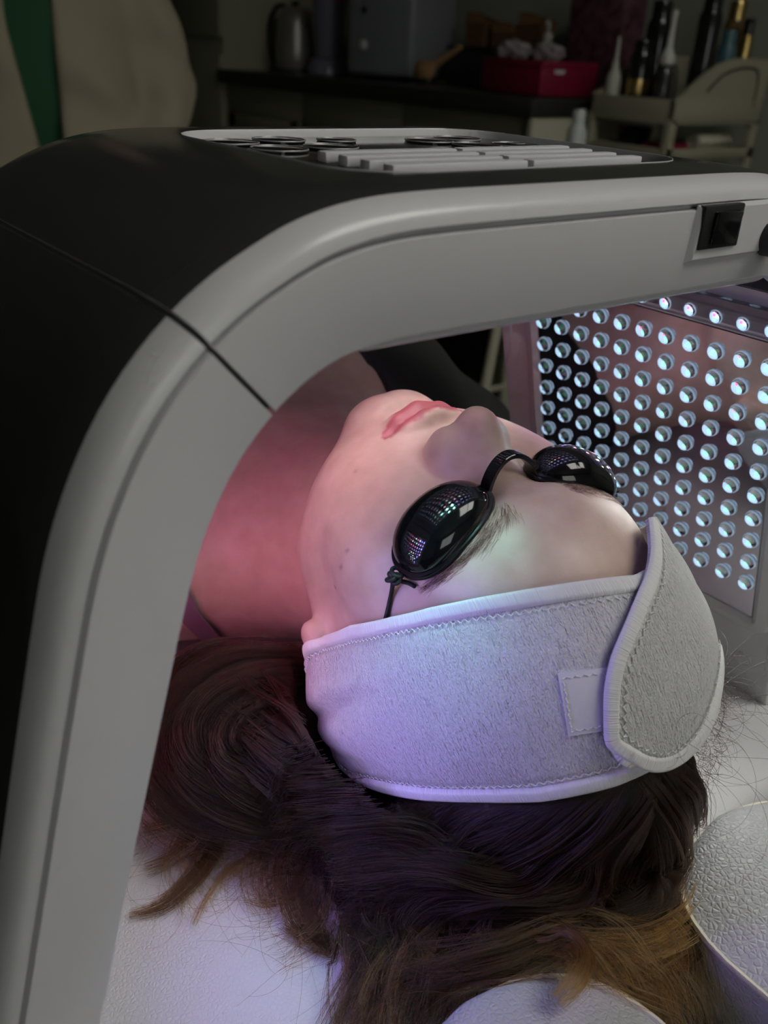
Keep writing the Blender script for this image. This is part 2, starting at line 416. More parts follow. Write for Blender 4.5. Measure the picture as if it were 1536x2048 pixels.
def led_mesh(R=0.0040):
    V, F, MI = [], [], []
    prof = [(R * 1.12, 0.0), (R * 1.12, 0.0005), (R, 0.0006)]
    v, f = lathe_data([(1e-5, 0.0003), (R * .80, 0.0003), (R * .82, 0.0003), (R, 0.0009), (R * 1.12, 0.0007), (R * 1.12, 0.0)], 14)
    V.append(v); F += f; MI += [(5 if i % 5 >= 1 else 0) for i in range(len(f))]; nb = len(v)
    d = [(R * .98 * math.cos(t), 0.0012 + R * .80 * math.sin(t)) for t in np.linspace(0, math.pi / 2 - .02, 6)]
    v, f = lathe_data([(1e-5, 0.0009)] + [(R * .98, 0.0009)] + d, 14)
    V.append(v); F += [tuple(i + nb for i in q) for q in f]; MI += [1] * len(f); nb += len(v)
    for k in range(3):
        a = 2.2 + k * 2.094; c = np.array([math.cos(a), math.sin(a)]) * R * .30; s = R * .17
        v = np.array([(c[0] - s, c[1] - s, .0007), (c[0] + s, c[1] - s, .0007), (c[0] + s, c[1] + s, .0007), (c[0] - s, c[1] + s, .0007)])
        V.append(v); F.append((nb, nb + 1, nb + 2, nb + 3)); MI.append(2 + k); nb += 4
    me = bpy.data.meshes.new('led_lens'); me.from_pydata(np.vstack(V).tolist(), [], F)
    for mm in (led_cup, led_dome, chip_r, chip_g, chip_b, led_ring): me.materials.append(mm)
    me.polygons.foreach_set('material_index', MI); me.polygons.foreach_set('use_smooth', [True] * len(F))
    me.set_sharp_from_angle(angle=math.radians(50))
    return me
LED = led_mesh()
def panel(corner, ex, ey, nx, ny, nrm, led_pos, name, lab_stuff=False, margin=0.34, proud=.10):
    """corner + a*ex + b*ey spans the mirror plate (metres), nrm is its inward normal."""
    c, ex, ey, nrm = [np.array(v, float) for v in (corner, ex, ey, nrm)]
    M = margin * U
    lx, ly = np.linalg.norm(ex), np.linalg.norm(ey); ux, uy = ex / lx, ey / ly
    def ring(o, h, r=0.006, ns=4):
        P = []
        for (sx, sy, a0) in ((1, 1, 0), (0, 1, 90), (0, 0, 180), (1, 0, 270)):
            px = (lx + o if sx else -o); py = (ly + o if sy else -o)
            rr = max(r, .0005)
            qx = px + (-rr if sx else rr); qy = py + (-rr if sy else rr)
            for k in range(ns + 1):
                a = math.radians(a0 + 90 * k / ns)
                P.append(c + ux * (qx + rr * math.cos(a)) + uy * (qy + rr * math.sin(a)) + nrm * h)
        return np.array(P)
    R = [ring(M, -.002), ring(M, .0012, .010), ring(M - .0012, .0022, .009), ring(.004, .0034, .004), ring(0.0006, .0012, .001), ring(0.0006, -.002, .001)]
    k = len(R[0]); F = []
    for a in range(len(R)):
        b = (a + 1) % len(R)
        for j in range(k):
            j2 = (j + 1) % k
            F.append((a * k + j, a * k + j2, b * k + j2, b * k + j))
    obj('panel_frame', np.vstack(R), F, white_plastic, arch, True, 25)
    A, B = ring(-.0002, -.0015, .0008), ring(-.0002, .0010, .0008)
    F = [tuple(range(k, 2 * k))] + [(j, (j + 1) % k, k + (j + 1) % k, k + j) for j in range(k)] + [tuple(range(k - 1, -1, -1))]
    mp = obj(name, np.vstack([A, B]), F, mirror_black, arch, False)
    q = Vector(nrm).to_track_quat('Z', 'Y')
    off = OFF[arch.name]
    if not lab_stuff:
        for p in led_pos:
            o = bpy.data.objects.new('led_lens', LED); COL.objects.link(o); o.parent = mp
            o.location = np.array(p) + nrm * .0010 - off
            o.rotation_mode = 'QUATERNION'; o.rotation_quaternion = q @ Matrix.Rotation(random.uniform(-.5, .5), 3, 'Z').to_quaternion()
    else:
        me0 = LED; nv = len(me0.vertices); V0 = np.empty(nv * 3); me0.vertices.foreach_get('co', V0); V0 = V0.reshape(-1, 3)
        Rm = np.array(q.to_matrix()); V, F, MI = [], [], []
        for i, p in enumerate(led_pos):
            V.append(V0 @ Rm.T + np.array(p) + nrm * .0010)
            F += [tuple(v + i * nv for v in pl.vertices) for pl in me0.polygons]; MI += [pl.material_index for pl in me0.polygons]
        o = obj('led_lens_field', np.vstack(V), F, [led_cup, led_dome, chip_r, chip_g, chip_b, led_ring], mp, True, 50)
        o.data.polygons.foreach_set('material_index', MI)
        o['kind'] = 'stuff'
    return mp
def side_pt(y, z, s=1):          # point on the inner face of a leg
    x = 11.6 - .25 * z
    if s < 0: x = 2 * XC - x
    return np.array([x * U, y * U, CAM[2] + z * U])
nR = np.array([-1, 0, -.25]); nR /= np.linalg.norm(nR)
pitch, zp = .465, .4525
for s, stuff in ((1, False), (-1, True)):
    led = [side_pt(11.29 - pitch * i, -3.885 - zp * j, s) for i in range(11) for j in range(10)]
    c0 = side_pt(6.46, -8.66, s); ex = side_pt(11.44, -8.66, s) - c0; ey = side_pt(6.46, -3.52, s) - c0
    nn = nR * np.array([s, 1, 1])
    led = [p + nn * .0008 for p in led]
    panel(c0 + nn * .0008, ex, ey, 11, 10, nn, led, 'mirror_panel', stuff)
zt = -2.25
ledt = [np.array([(4.87 + .465 * i) * U, (11.29 - pitch * j) * U, CAM[2] + zt * U - .0008]) for i in range(13) for j in range(11)]
c0 = np.array([4.62 * U, 6.40 * U, CAM[2] + zt * U - .0008])
panel(c0, (6.08 * U, 0, 0), (0, 5.04 * U, 0), 13, 11, (0, 0, -1), ledt, 'mirror_panel', False, .30)
# clear edge strip along the top of the right mirror, with its little lens bumps
A = []
for y in (6.3, 11.5):
    p0 = side_pt(y, -3.44); p1 = side_pt(y, -3.02)
    A.append([p0 + nR * .0005, p0 + nR * .0040, p1 + nR * .0040, p1 + nR * .0005])
A = np.array(A); V = A.reshape(-1, 3)
F = [(0, 1, 5, 4), (1, 2, 6, 5), (2, 3, 7, 6), (3, 0, 4, 7), (0, 3, 2, 1), (4, 5, 6, 7)]
strip = obj('edge_strip', V, F, acrylic, arch, False)
for i in range(11):
    o = bpy.data.objects.new('strip_lens', LED); COL.objects.link(o); o.parent = strip
    o.location = side_pt(11.29 - pitch * i, -3.30) + nR * .0041 - OFF[arch.name]
    o.scale = (.8, .8, .5)
    o.rotation_mode = 'QUATERNION'; o.rotation_quaternion = Vector(nR).to_track_quat('Z', 'Y')
# round screw cap on the foot of the right leg
sp = side_pt(6.58, -9.77)
lathe('screw_cap', [(1e-4, .0006), (.0042, .0006), (.0046, .0002), (.0050, .0006), (.0053, -.0006)], sp, white_plastic, arch, 24, Vector(nR).to_track_quat('Z', 'Y').to_matrix(), 25)
# ---------------- the light the LEDs give off: one small lamp in front of every lens
LED_GAIN = 4.0
def led_lamps(points, nrm, colour_of, power):
    q = Vector(nrm).to_track_quat('-Z', 'Y').to_euler()
    cache = {}
    for p in points:
        col, k, tilt, cone = colour_of(p)
        key = (tuple(col), round(k, 3), cone)
        if key not in cache:
            l = bpy.data.lights.new('led_lamp', 'SPOT'); l.color = col; l.energy = power * k * LED_GAIN; l.spot_size = math.radians(cone); l.spot_blend = 1.0; l.shadow_soft_size = .0022
            cache[key] = l
        o = bpy.data.objects.new('led_lamp', cache[key]); COL.objects.link(o)
        n = np.array(nrm, float); o.location = np.array(p) + n / np.linalg.norm(n) * .0072
        o.rotation_euler = Vector(n + np.array(tilt)).to_track_quat('-Z', 'Y').to_euler()
PINK, WHITE, GREEN, BLUE, VIOLET, RED = (1.0, .36, .60), (.92, 1.0, .94), (.30, 1.0, .72), (.25, .25, 1.0), (.48, .26, 1.0), (1.0, .10, .30)
CYAN = (.35, 1.0, .85)
def top_colour(p):
    r = random.random(); y = p[1] / U; x = p[0] / U
    if y < 7.3:
        if 5.1 < x < 6.9: return (CYAN if r < .35 else GREEN), 6.0, (0, -.08, 0), 44
        return (VIOLET if r < .5 else BLUE), .25, (0, -.2, 0), 80
    if y < 8.6: return (PINK if r < .4 else (GREEN if r < .7 else WHITE)), .5, (0, .2, 0), 75
    if y < 9.05: return (WHITE if r < .6 else (PINK if r < .9 else GREEN)), 1.6, (0, .1, 0), 74
    if y < 10.3: return (WHITE if r < .3 else PINK), 2.2, (0, -.08, 0), 60
    return (RED if r < .75 else PINK), .16, (0, 0, 0), 90
def left_colour(p):
    r = random.random(); y = p[1] / U
    if y < 7.9: dn = random.random() < .6; return (VIOLET if r < .6 else BLUE), (1.7 if dn else 4.0), (0, -.35, (-.6 if dn else .1)), (115 if dn else 95)
    if y < 9.3: return (RED if r < .25 else (GREEN if r < .50 else (WHITE if r < .70 else VIOLET))), .75, (0, (.25 if r >= .70 else 0), 0), 100
    return (RED if r < .8 else (1.0, .25, .6)), .58, (0, .05, -.25), 95
def right_colour(p):
    r = random.random(); y = p[1] / U
    if y < 7.9: return (.96, 1.0, .93), 5.0, (.15, -.75, -.25), 105
    return (PINK if r < .45 else (VIOLET if r < .75 else GREEN)), 1.0, (0, 0, 0), 110
nL = nR * np.array([-1, 1, 1])
led_lamps(ledt, (0, 0, -1), top_colour, .0026)
led_lamps([side_pt(11.29 - pitch * i, -3.885 - zp * j, -1) + nL * .0008 for i in range(11) for j in range(10)], nL, left_colour, .0030)
led_lamps([side_pt(11.29 - pitch * i, -3.885 - zp * j, 1) + nR * .0008 for i in range(0, 11, 2) for j in range(0, 10, 2)], nR, right_colour, .0030)
# ---------------- control panel, buttons, vents
panel_black = mat('control_glass', (0.01, 0.01, 0.01), 0.08)
ZT = CAM[2] - 1.0 * U
def rrect(x0, x1, y0, y1, r, z, ns=6):
    P = []
    for cx, cy, a0 in ((x1 - r, y1 - r, 0), (x0 + r, y1 - r, 90), (x0 + r, y0 + r, 180), (x1 - r, y0 + r, 270)):
        for k in range(ns + 1):
            a = math.radians(a0 + 90 * k / ns); P.append((cx + r * math.cos(a), cy + r * math.sin(a), z))
    return np.array(P)
def rings_obj(name, R, mt, parent, cap_first=False, cap_last=False, closed=False, auto=30):
    k = len(R[0]); F = []
    for a in range(len(R) - (0 if closed else 1)):
        b = (a + 1) % len(R)
        for j in range(k): F.append((a * k + j, a * k + (j + 1) % k, b * k + (j + 1) % k, b * k + j))
    if cap_first: F.append(tuple(range(k - 1, -1, -1)))
    if cap_last: F.append(tuple((len(R) - 1) * k + j for j in range(k)))
    return obj(name, np.vstack(R), F, mt, parent, True, auto)
x0, x1, y0, y1 = 5.12 * U, 10.22 * U, 6.95 * U, 11.25 * U
rr = .8 * U
ZR = ZT - .0030                   # the control panel lies in a shallow well
def cut_well(o, R):
    k = len(R[0]); F = [(j, (j + 1) % k, k + (j + 1) % k, k + j) for j in range(k)] + [tuple(range(k - 1, -1, -1)), tuple(range(k, 2 * k))]
    me = bpy.data.meshes.new('well'); me.from_pydata(np.vstack(R).tolist(), [], F)
    c = bpy.data.objects.new('well', me); COL.objects.link(c); c.location = OFF[o.name] * 0
    c.location = (0, 0, 0)
    md = o.modifiers.new('well', 'BOOLEAN'); md.object = c; md.operation = 'DIFFERENCE'; md.solver = 'EXACT'
    bpy.context.view_layer.update()
    ev = o.evaluated_get(bpy.context.evaluated_depsgraph_get())
    me2 = bpy.data.meshes.new_from_object(ev); o.modifiers.clear(); o.data = me2; o.data.name = 'top_housing'
    bpy.data.objects.remove(c)
    o.data.set_sharp_from_angle(angle=math.radians(35))
cut_well(bpy.data.objects['top_housing'], [rrect(x0, x1, y0, y1, rr, ZR - .0012), rrect(x0, x1, y0, y1, rr, ZT + .01)])
rings_obj('panel_bezel', [rrect(x0, x1, y0, y1, rr, ZR - .001), rrect(x0, x1, y0, y1, rr, ZT + .0002), rrect(x0 + .0002, x1 - .0002, y0 + .0002, y1 - .0002, rr, ZT + .0002), rrect(x0 + .0004, x1 - .0004, y0 + .0004, y1 - .0004, rr, ZT - .0002), rrect(x0 + .0014, x1 - .0014, y0 + .0014, y1 - .0014, rr - .001, ZR - .001)], white_plastic, arch, closed=True)
cp = rings_obj('control_panel', [rrect(x0 + .0014, x1 - .0014, y0 + .0014, y1 - .0014, rr - .001, ZR - .001), rrect(x0 + .0014, x1 - .0014, y0 + .0014, y1 - .0014, rr - .001, ZR)], panel_black, arch, True, True)
ring_mat = mat('button_ring', (0.35, 0.35, 0.35), 0.35, 0.3)
for bx, by, r in ((5.75, 10.55, .34), (6.55, 10.75, .34), (5.95, 9.75, .34), (6.75, 9.85, .34), (7.35, 10.6, .26), (8.75, 10.35, .34), (9.45, 10.55, .34), (9.05, 9.7, .34), (9.72, 9.62, .34)):
    a = np.linspace(0, 2 * np.pi, 32, endpoint=False)
    P = np.stack([(bx + r * np.cos(a)) * U, (by + r * np.sin(a)) * U, np.full(32, ZR + .0008)], 1)
    bt = lathe('button', [(1e-4, .0009), (r * U * .9, .0007), (r * U, .0002), (r * U, -.0002)], (bx * U, by * U, ZR + .0003), panel_black, cp, 28)
    tube('button_ring', P, .00035, ring_mat, cp, 6, True)
a = np.linspace(0.5, 2 * np.pi - .5, 16); P = np.stack([(9.72 + .12 * np.sin(a)) * U, (9.62 + .12 * np.cos(a)) * U, np.full(16, ZR + .0014)], 1)
tube('power_symbol', P, .00025, ring_mat, cp, 5)
box('display_window', (7.95 * U, 9.0 * U, ZR + .0006), (2.2 * U, .75 * U, .0008), mat('display_glass', (0.10, 0.10, 0.10), 0.15), cp, .0002)
vent = box('vent_base', (7.45 * U, 7.78 * U, ZR + .0006), (3.9 * U, 1.5 * U, .0012), black_matte, arch, .0004)
vent_white = mat('vent_plastic', (0.66, 0.66, 0.68), 0.4)
for j in range(4):
    for i in range(2):
        box('vent_slat', ((6.52 + i * 1.9) * U, (7.22 + .38 * j) * U, ZR + .0028), (1.82 * U, .17 * U, .0034), vent_white, vent, .0006)
# ---------------- socket and plug on the near face
def face_pt(x, z, dy=0.0): return (x * U, (FY + dy) * U, CAM[2] + z * U)
V = []; 
for (dx, dz, dy) in ((0, 0, 0), (.05, .04, -.07)):
    for x, z in ((8.87, -1.93), (10.75, -1.93), (10.75, -1.32), (8.93, -1.32)):
        cx, cz = 9.8, -1.62
        V.append(face_pt(x + (dx if x < cx else -dx), z + (dz if z < cz else -dz), dy))
obj('socket_bezel', V, [(3, 2, 1, 0), (4, 5, 6, 7), (0, 1, 5, 4), (1, 2, 6, 5), (2, 3, 7, 6), (3, 0, 4, 7)], white_plastic, arch, True, 20)
sw = box('power_switch', face_pt(9.33, -1.555, -.05), (.74 * U, .10 * U, .47 * U), black_matte, arch, .0006)
bm = bmesh.new(); bm_box(bm, face_pt(9.36, -1.56, -.10), (.46 * U, .12 * U, .36 * U), .0008, Matrix.Rotation(.10, 3, 'X'))
bm_obj('rocker', bm, black_gloss, sw)
q = Matrix.Rotation(math.pi / 2, 3, 'X')
lathe('power_plug', [(1e-4, .031), (.0035, .031), (.0040, .030), (.0062, .024), (.0066, .012), (.0066, 0), (1e-4, 0)], face_pt(10.40, -1.76, -.04), black_matte, arch, 20, q)
P = spline(np.array([face_pt(10.40, -1.76, -1.0), face_pt(10.7, -1.85, -1.6), face_pt(12, -2.6, -2.0), face_pt(15, -6, -1.4), face_pt(18.6, -8.6, 0.5), face_pt(20.6, -12.5, 2.5), face_pt(21.2, -20, 4)]), 60)
tube('power_cable', P, .0022, black_matte, arch, 8)
# ================================================================ the lying woman
def ell(p, c, r):
    q = [(p[i] - c[i]) / r[i] for i in range(3)]
    k0 = np.sqrt(q[0] ** 2 + q[1] ** 2 + q[2] ** 2) + 1e-6
    k1 = np.sqrt((q[0] / r[0]) ** 2 + (q[1] / r[1]) ** 2 + (q[2] / r[2]) ** 2) + 1e-9
    return k0 * (k0 - 1) / k1
def sph(p, c, r): return np.sqrt((p[0] - c[0]) ** 2 + (p[1] - c[1]) ** 2 + (p[2] - c[2]) ** 2) - r
def cap(p, a, b, ra, rb=None):
    rb = ra if rb is None else rb
    a, b = np.array(a, float), np.array(b, float); d = b - a; L2 = d @ d
    t = np.clip(((p[0] - a[0]) * d[0] + (p[1] - a[1]) * d[1] + (p[2] - a[2]) * d[2]) / L2, 0, 1)
    return np.sqrt((p[0] - a[0] - t * d[0]) ** 2 + (p[1] - a[1] - t * d[1]) ** 2 + (p[2] - a[2] - t * d[2]) ** 2) - (ra + (rb - ra) * t)
def smin(a, b, k):
    h = np.clip(0.5 + 0.5 * (b - a) / k, 0, 1)
    return b + (a - b) * h - k * h * (1 - h)
def smax(a, b, k): return -smin(-a, -b, k)
HS = 0.93                         # head size relative to the table of landmarks
HT = np.array([0.2584, 0.2526, 0.7950])
HR = np.array([[-0.99342169, -0.05931591, -0.09795392], [0.07056919, -0.99077031, -0.11573325], [-0.09018502, -0.12188445, 0.98843859]])   # columns: her left, crown, face
def to_local(P): return ((np.asarray(P) - HT) @ HR) / (HS * 1e-3)       # millimetres in the head's frame
def to_w(p): return np.asarray(p, float) @ HR.T * (HS * 1e-3) + HT
def cranium(p, grow=0.0):
    p = (np.abs(p[0]), p[1], p[2])
    a = ell(p, (0, 32, -3), (71 + grow, 92 + grow, 93 + grow))
    b = ell(p, (14, 18, -20), (58 + grow, 74 + grow, 74 + grow))
    return smin(a, b, 20)
def head_sdf(x, y, z):
    X = np.abs(x); p = (X, y, z); q = (x, y, z)
    d = cranium(p)
    d = smin(d, ell(p, (0, -8, 36), (66, 62, 55)), 14)                       # middle of the face
    d = smin(d, ell(p, (42, -10, 55), (25, 24, 24)), 22)                     # cheekbones
    d = smin(d, cap(p, (54, -30, 2), (46, -52, 28), 17, 16), 22)             # jaw
    d = smin(d, cap(p, (46, -52, 28), (12, -80, 74), 16, 13), 22)
    d = smin(d, ell(p, (30, -42, 55), (28, 32, 30)), 26)                     # cheek flesh
    d = smin(d, ell(p, (0, -78, 76), (18, 15, 16)), 14)                      # chin
    d = smin(d, ell(p, (0, -46, 68), (31, 26, 27)), 16)                      # round the mouth
    d = smin(d, cap(p, (10, 33, 83), (44, 28, 68), 9, 9), 14)                # brow
    d = smin(d, ell(p, (0, 45, 70), (44, 30, 24)), 20)                       # forehead
    # eye hollows and closed lids
    d = smax(d, -ell(p, (31, 11, 96), (17, 10, 15)), 12)
    d = smin(d, sph(p, (31, 10, 70), 13.5), 5)
    # nose
    d = smin(d, cap(p, (0, 20, 84), (0, -7, 101), 6.5, 9.0), 9)
    d = smin(d, sph(p, (0, -11, 108.5), 9.4), 7)
    d = smin(d, cap(p, (4, 12, 80), (8.5, -13, 95), 7, 9), 9)
    d = smin(d, ell(p, (12.0, -18, 97), (6.5, 8.5, 9.0)), 10)
    d = smin(d, cap(p, (0, -15, 110), (0, -28, 98), 4.4, 3.4), 5)
    d = smax(d, -cap(p, (6.2, -26, 105), (7.2, -18, 101), 2.7, 2.2), 2.5)
    # lips
    up = smin(cap(p, (26, -47.0, 82), (13, -47.0, 92), 2.2, 4.4), cap(p, (13, -46.5, 92.5), (3, -45.5, 96.5), 4.4, 5.2), 3)
    d = smin(d, up, 3.5)
    lo = smin(cap(p, (25, -49.0, 82), (12, -55.5, 91), 2.2, 5.0), cap(p, (12, -55.5, 91), (0, -57.5, 93.5), 5.0, 5.8), 3)
    d = smin(d, lo, 3.5)
    d = smax(d, -cap(p, (0, -39, 101), (0, -31, 101), 2.0, 1.5), 4)        # philtrum
    mouth = smin(cap(p, (28, -47.5, 87), (14, -50.6, 96), 1.0, 1.1), cap(p, (14, -50.6, 96), (0, -51.6, 100), 1.1, 1.2), 1)
    d = smax(d, -mouth, 2.2)
    d = smax(d, -cap(p, (0, -67, 93), (9, -66, 91), 3, 2.5), 7)              # below the lower lip
    # ears
    e = ell(p, (72, -2, -8), (7, 27, 16))
    e = smax(e, -ell(p, (79, 2, -6), (5, 15, 9)), 4)
    e = smin(e, ell(p, (76, -27, 3), (5.5, 9.5, 8)), 5)
    d = smin(d, e, 6)
    # throat and neck
    d = smin(d, cap(q, (0, -40, -14), (0, -150, -30), 50, 50), 24)
    d = smin(d, cap(p, (0, -62, 22), (0, -160, 0), 26, 30), 24)
    return d
def body_sdf(x, y, z):
    """Neck base, trunk, arms and legs in metres; x is measured from the middle line."""
    X = np.abs(x - .268); p = (X, y, z)
    d = ell(p, (0, .64, .792), (.150, .23, .096))
    d = smin(d, cap(p, (.05, .445, .768), (.150, .462, .762), .046, .048), .05)   # shoulders
    d = smin(d, cap(p, (.0, .385, .765), (.12, .46, .765), .046, .036), .05)      # trapezius
    d = smin(d, ell(p, (.06, .50, .830), (.10, .07, .045)), .05)                  # upper chest
    d = smin(d, ell(p, (.080, .605, .855), (.068, .075, .055)), .03)              # breasts
    d = smin(d, cap(p, (.012, .452, .836), (.13, .452, .812), .0075, .009), .022) # collarbones
    d = smin(d, ell(p, (0, .90, .785), (.125, .20, .085)), .08)
    d = smin(d, ell(p, (0, 1.08, .785), (.165, .14, .085)), .08)
    d = smin(d, cap(p, (.095, 1.12, .775), (.095, 1.52, .770), .078, .052), .05)
    d = smin(d, cap(p, (.095, 1.52, .770), (.10, 1.92, .748), .052, .036), .03)
    d = smin(d, cap(p, (.10, 1.94, .745), (.125, 1.96, .86), .032, .024), .02)
    d = smin(d, cap(p, (.178, .47, .757), (.225, .75, .752), .044, .036), .04)    # arms
    d = smin(d, cap(p, (.225, .75, .752), (.235, .985, .738), .036, .024), .02)
    d = smin(d, ell(p, (.236, 1.045, .731), (.036, .048, .016)), .015)
    for k, (fx, L) in enumerate(((-.024, .060), (-.008, .072), (.009, .068), (.025, .052))):
        d = smin(d, cap(p, (.236 + fx, 1.085, .731), (.236 + fx * 1.2, 1.085 + L * .6, .733), .0085, .0080), .004)
        d = smin(d, cap(p, (.236 + fx * 1.2, 1.085 + L * .6, .733), (.236 + fx * 1.25, 1.085 + L, .722), .0080, .0070), .004)
    d = smin(d, cap(p, (.210, 1.02, .733), (.188, 1.07, .722), .011, .0085), .006)
    return d
def grid_axis(segs):
    out = []
    for a, b, h in segs: out.append(np.linspace(a, b, max(2, int(round((b - a) / h)) + 1))[(1 if out else 0):])
    return np.concatenate(out)
def woman_sdf(P, lo=None, hi=None):
    """P: tuple of broadcastable world coordinate arrays (metres). Signed distance in metres."""
    x, y, z = P
    s = HS * 1e-3
    ymin, ymax = float(np.min(y)), float(np.max(y))
    d = None
    if ymin < .45:
        q = [((x - HT[0]) * HR[0, i] + (y - HT[1]) * HR[1, i] + (z - HT[2]) * HR[2, i]) / s for i in range(3)]
        d = head_sdf(*q) * s
    if ymax > .36:
        b = body_sdf(x, y, z)
        d = b if d is None else smin(d, b, .045)
    return d
def surface_nets(F, xs, ys, zs):
    S = F < 0
    c = [S[i:S.shape[0] - 1 + i, j:S.shape[1] - 1 + j, k:S.shape[2] - 1 + k] for i in (0, 1) for j in (0, 1) for k in (0, 1)]
    cnt = sum(a.astype(np.int8) for a in c)
    act = (cnt > 0) & (cnt < 8)
    I = np.argwhere(act)
    ids = np.full(act.shape, -1, np.int64); ids[tuple(I.T)] = np.arange(len(I))
    pos = np.zeros((len(I), 3)); num = np.zeros(len(I))
    ax = (xs, ys, zs)
    corner = [(i, j, k) for i in (0, 1) for j in (0, 1) for k in (0, 1)]
    fv = {q: F[I[:, 0] + q[0], I[:, 1] + q[1], I[:, 2] + q[2]] for q in corner}
    cp = {q: np.stack([ax[d][I[:, d] + q[d]] for d in range(3)], 1) for q in corner}
    for a in corner:
        for d in range(3):
            if a[d] == 0:
                b = list(a); b[d] = 1; b = tuple(b)
                fa, fb = fv[a], fv[b]; mk = (fa < 0) != (fb < 0)
                t = np.where(mk, fa / np.where(mk, fa - fb, 1), 0)
                pos[mk] += cp[a][mk] + (cp[b] - cp[a])[mk] * t[mk, None]; num[mk] += 1
    pos /= num[:, None]
    faces = []
    for d in range(3):
        u, v = (d + 1) % 3, (d + 2) % 3
        sl0 = [slice(None)] * 3; sl1 = [slice(None)] * 3
        sl0[d] = slice(0, -1); sl1[d] = slice(1, None)
        A, B = S[tuple(sl0)], S[tuple(sl1)]
        E = np.argwhere(A != B)
        E = E[(E[:, u] > 0) & (E[:, v] > 0) & (E[:, u] < act.shape[u]) & (E[:, v] < act.shape[v])]
        inside = A[tuple(E.T)]
        def cid(du, dv):
            q = E.copy(); q[:, u] -= du; q[:, v] -= dv
            return ids[tuple(q.T)]
        Q = np.stack([cid(1, 1), cid(0, 1), cid(0, 0), cid(1, 0)], 1)
        Q[~inside] = Q[~inside][:, ::-1]
        faces.append(Q)
    Fc = np.vstack(faces)
    return pos, Fc[(Fc >= 0).all(1)]
def project(fn, V, it=2, eps=2e-4):
    """Newton steps onto the surface, in chunks along y."""
    V = V.copy()
    for _ in range(it):
        d0 = fn(V); G = np.stack([fn(V + e) - fn(V - e) for e in np.eye(3) * eps], 1) / (2 * eps)
        V -= G * (np.clip(d0, -.002, .002) / np.maximum((G ** 2).sum(1), .2))[:, None]
    return V
def mesh_sdf(fn, xs, ys, zs, chunk=24):
    F = np.empty((len(xs), len(ys), len(zs)), np.float32)
    Xg = xs.astype(np.float32)[:, None, None]; Zg = zs.astype(np.float32)[None, None, :]
    for j in range(0, len(ys), chunk): F[:, j:j + chunk] = fn((Xg, ys[j:j + chunk].astype(np.float32)[None, :, None], Zg))
    return surface_nets(F, xs, ys, zs)
def pts_fn(fn):
    def f(V):
        out = np.empty(len(V))
        o = np.argsort(V[:, 1]); V2 = V[o]
        for k in range(0, len(V), 60000): out[o[k:k + 60000]] = fn((V2[k:k + 60000, 0], V2[k:k + 60000, 1], V2[k:k + 60000, 2]))
        return out
    return f
# the mattress gives under her: the body ends at the table
def lying(P): return woman_sdf(P)
xs = grid_axis([(-.03, .14, .007), (.14, .385, .0019), (.385, .57, .007)])
ys = grid_axis([(.10, .40, .0019), (.40, .66, .0045), (.66, 1.04, .009), (1.04, 1.20, .005), (1.20, 2.04, .011)])
zs = grid_axis([(.690, .925, .0021)])
V, F = mesh_sdf(lying, xs, ys, zs)
V = project(pts_fn(lying), V)
V[:, 2] = np.maximum(V[:, 2], BED + .0035)
skin = mat('skin', (0.60, 0.40, 0.32), 0.42, 0.0, 0.45, **{'Subsurface Weight': 0.12, 'Subsurface Radius': (1.0, 0.35, 0.18), 'Subsurface Scale': 0.006})
woman = empty('person', (HT[0], 0.9, BED), 'woman lying on her back under the light arch in headband and goggles', 'person')
body = obj('body', V, F, skin, woman, True)
# skin tints that belong to the skin: lips, blush, freckles
L = to_local(V); C = np.tile(np.array([0.60, 0.44, 0.36]), (len(V), 1))
def blend(C, w, col): return C * (1 - w[:, None]) + np.array(col) * w[:, None]
near = V[:, 1] < .42
lipw = np.zeros(len(V)); q = (np.abs(L[:, 0]), L[:, 1], L[:, 2])
yc = -51.6 + 4.0 * np.clip(q[0] / 27, 0, 1) ** 1.6
upb = yc + 8.6 * np.clip(1 - (q[0] / 27) ** 2, 0, 1) - 1.5 * np.exp(-(q[0] / 3.0) ** 2); lob = yc - 10.0 * np.sqrt(np.clip(1 - (q[0] / 26.5) ** 2, 0, 1))
lipw = np.clip((upb - L[:, 1]) / 1.2, 0, 1) * np.clip((L[:, 1] - lob) / 1.2, 0, 1) * (q[0] < 27) * (L[:, 2] > 76) * near
C = blend(C, lipw * .9, (0.40, 0.085, 0.11))
blush = np.exp(-((q[0] - 46) / 20) ** 2 - ((L[:, 1] + 18) / 20) ** 2) * (L[:, 2] > 20) * near
C = blend(C, blush * .25, (0.62, 0.28, 0.25))
nz = np.exp(-(q[0] / 12) ** 2 - ((L[:, 1] + 16) / 14) ** 2) * (L[:, 2] > 88) * near
C = blend(C, nz * .2, (0.62, 0.30, 0.25))
MOLES = [((70.4, -13.2, 57.2), 1.1, .5), ((67.7, -10.9, 65.9), .8, .45), ((69.5, -17.9, 39.4), .8, .85), ((46.3, -39.5, 84.1), 1.0, .35)]
for c, r, a in MOLES:
    dd = np.linalg.norm(L - np.array(c), axis=1); i = np.argmin(dd); dd = np.linalg.norm(L - L[i], axis=1)
    C = blend(C, np.exp(-(dd / (r * 1.3)) ** 2) * a, (0.10, 0.03, 0.025))
ca = body.data.color_attributes.new('tint', 'FLOAT_COLOR', 'POINT')
ca.data.foreach_set('color', np.c_[C, np.ones(len(C))].astype(np.float32).ravel())
N_, L_, b_ = nodes(skin)
at = N_.new('ShaderNodeAttribute'); at.attribute_name = 'tint'
mx = N_.new('ShaderNodeMixRGB'); mx.blend_type = 'MULTIPLY'; mx.inputs['Fac'].default_value = 1
no = N_.new('ShaderNodeTexNoise'); no.inputs['Scale'].default_value = 90; no.inputs['Detail'].default_value = 6
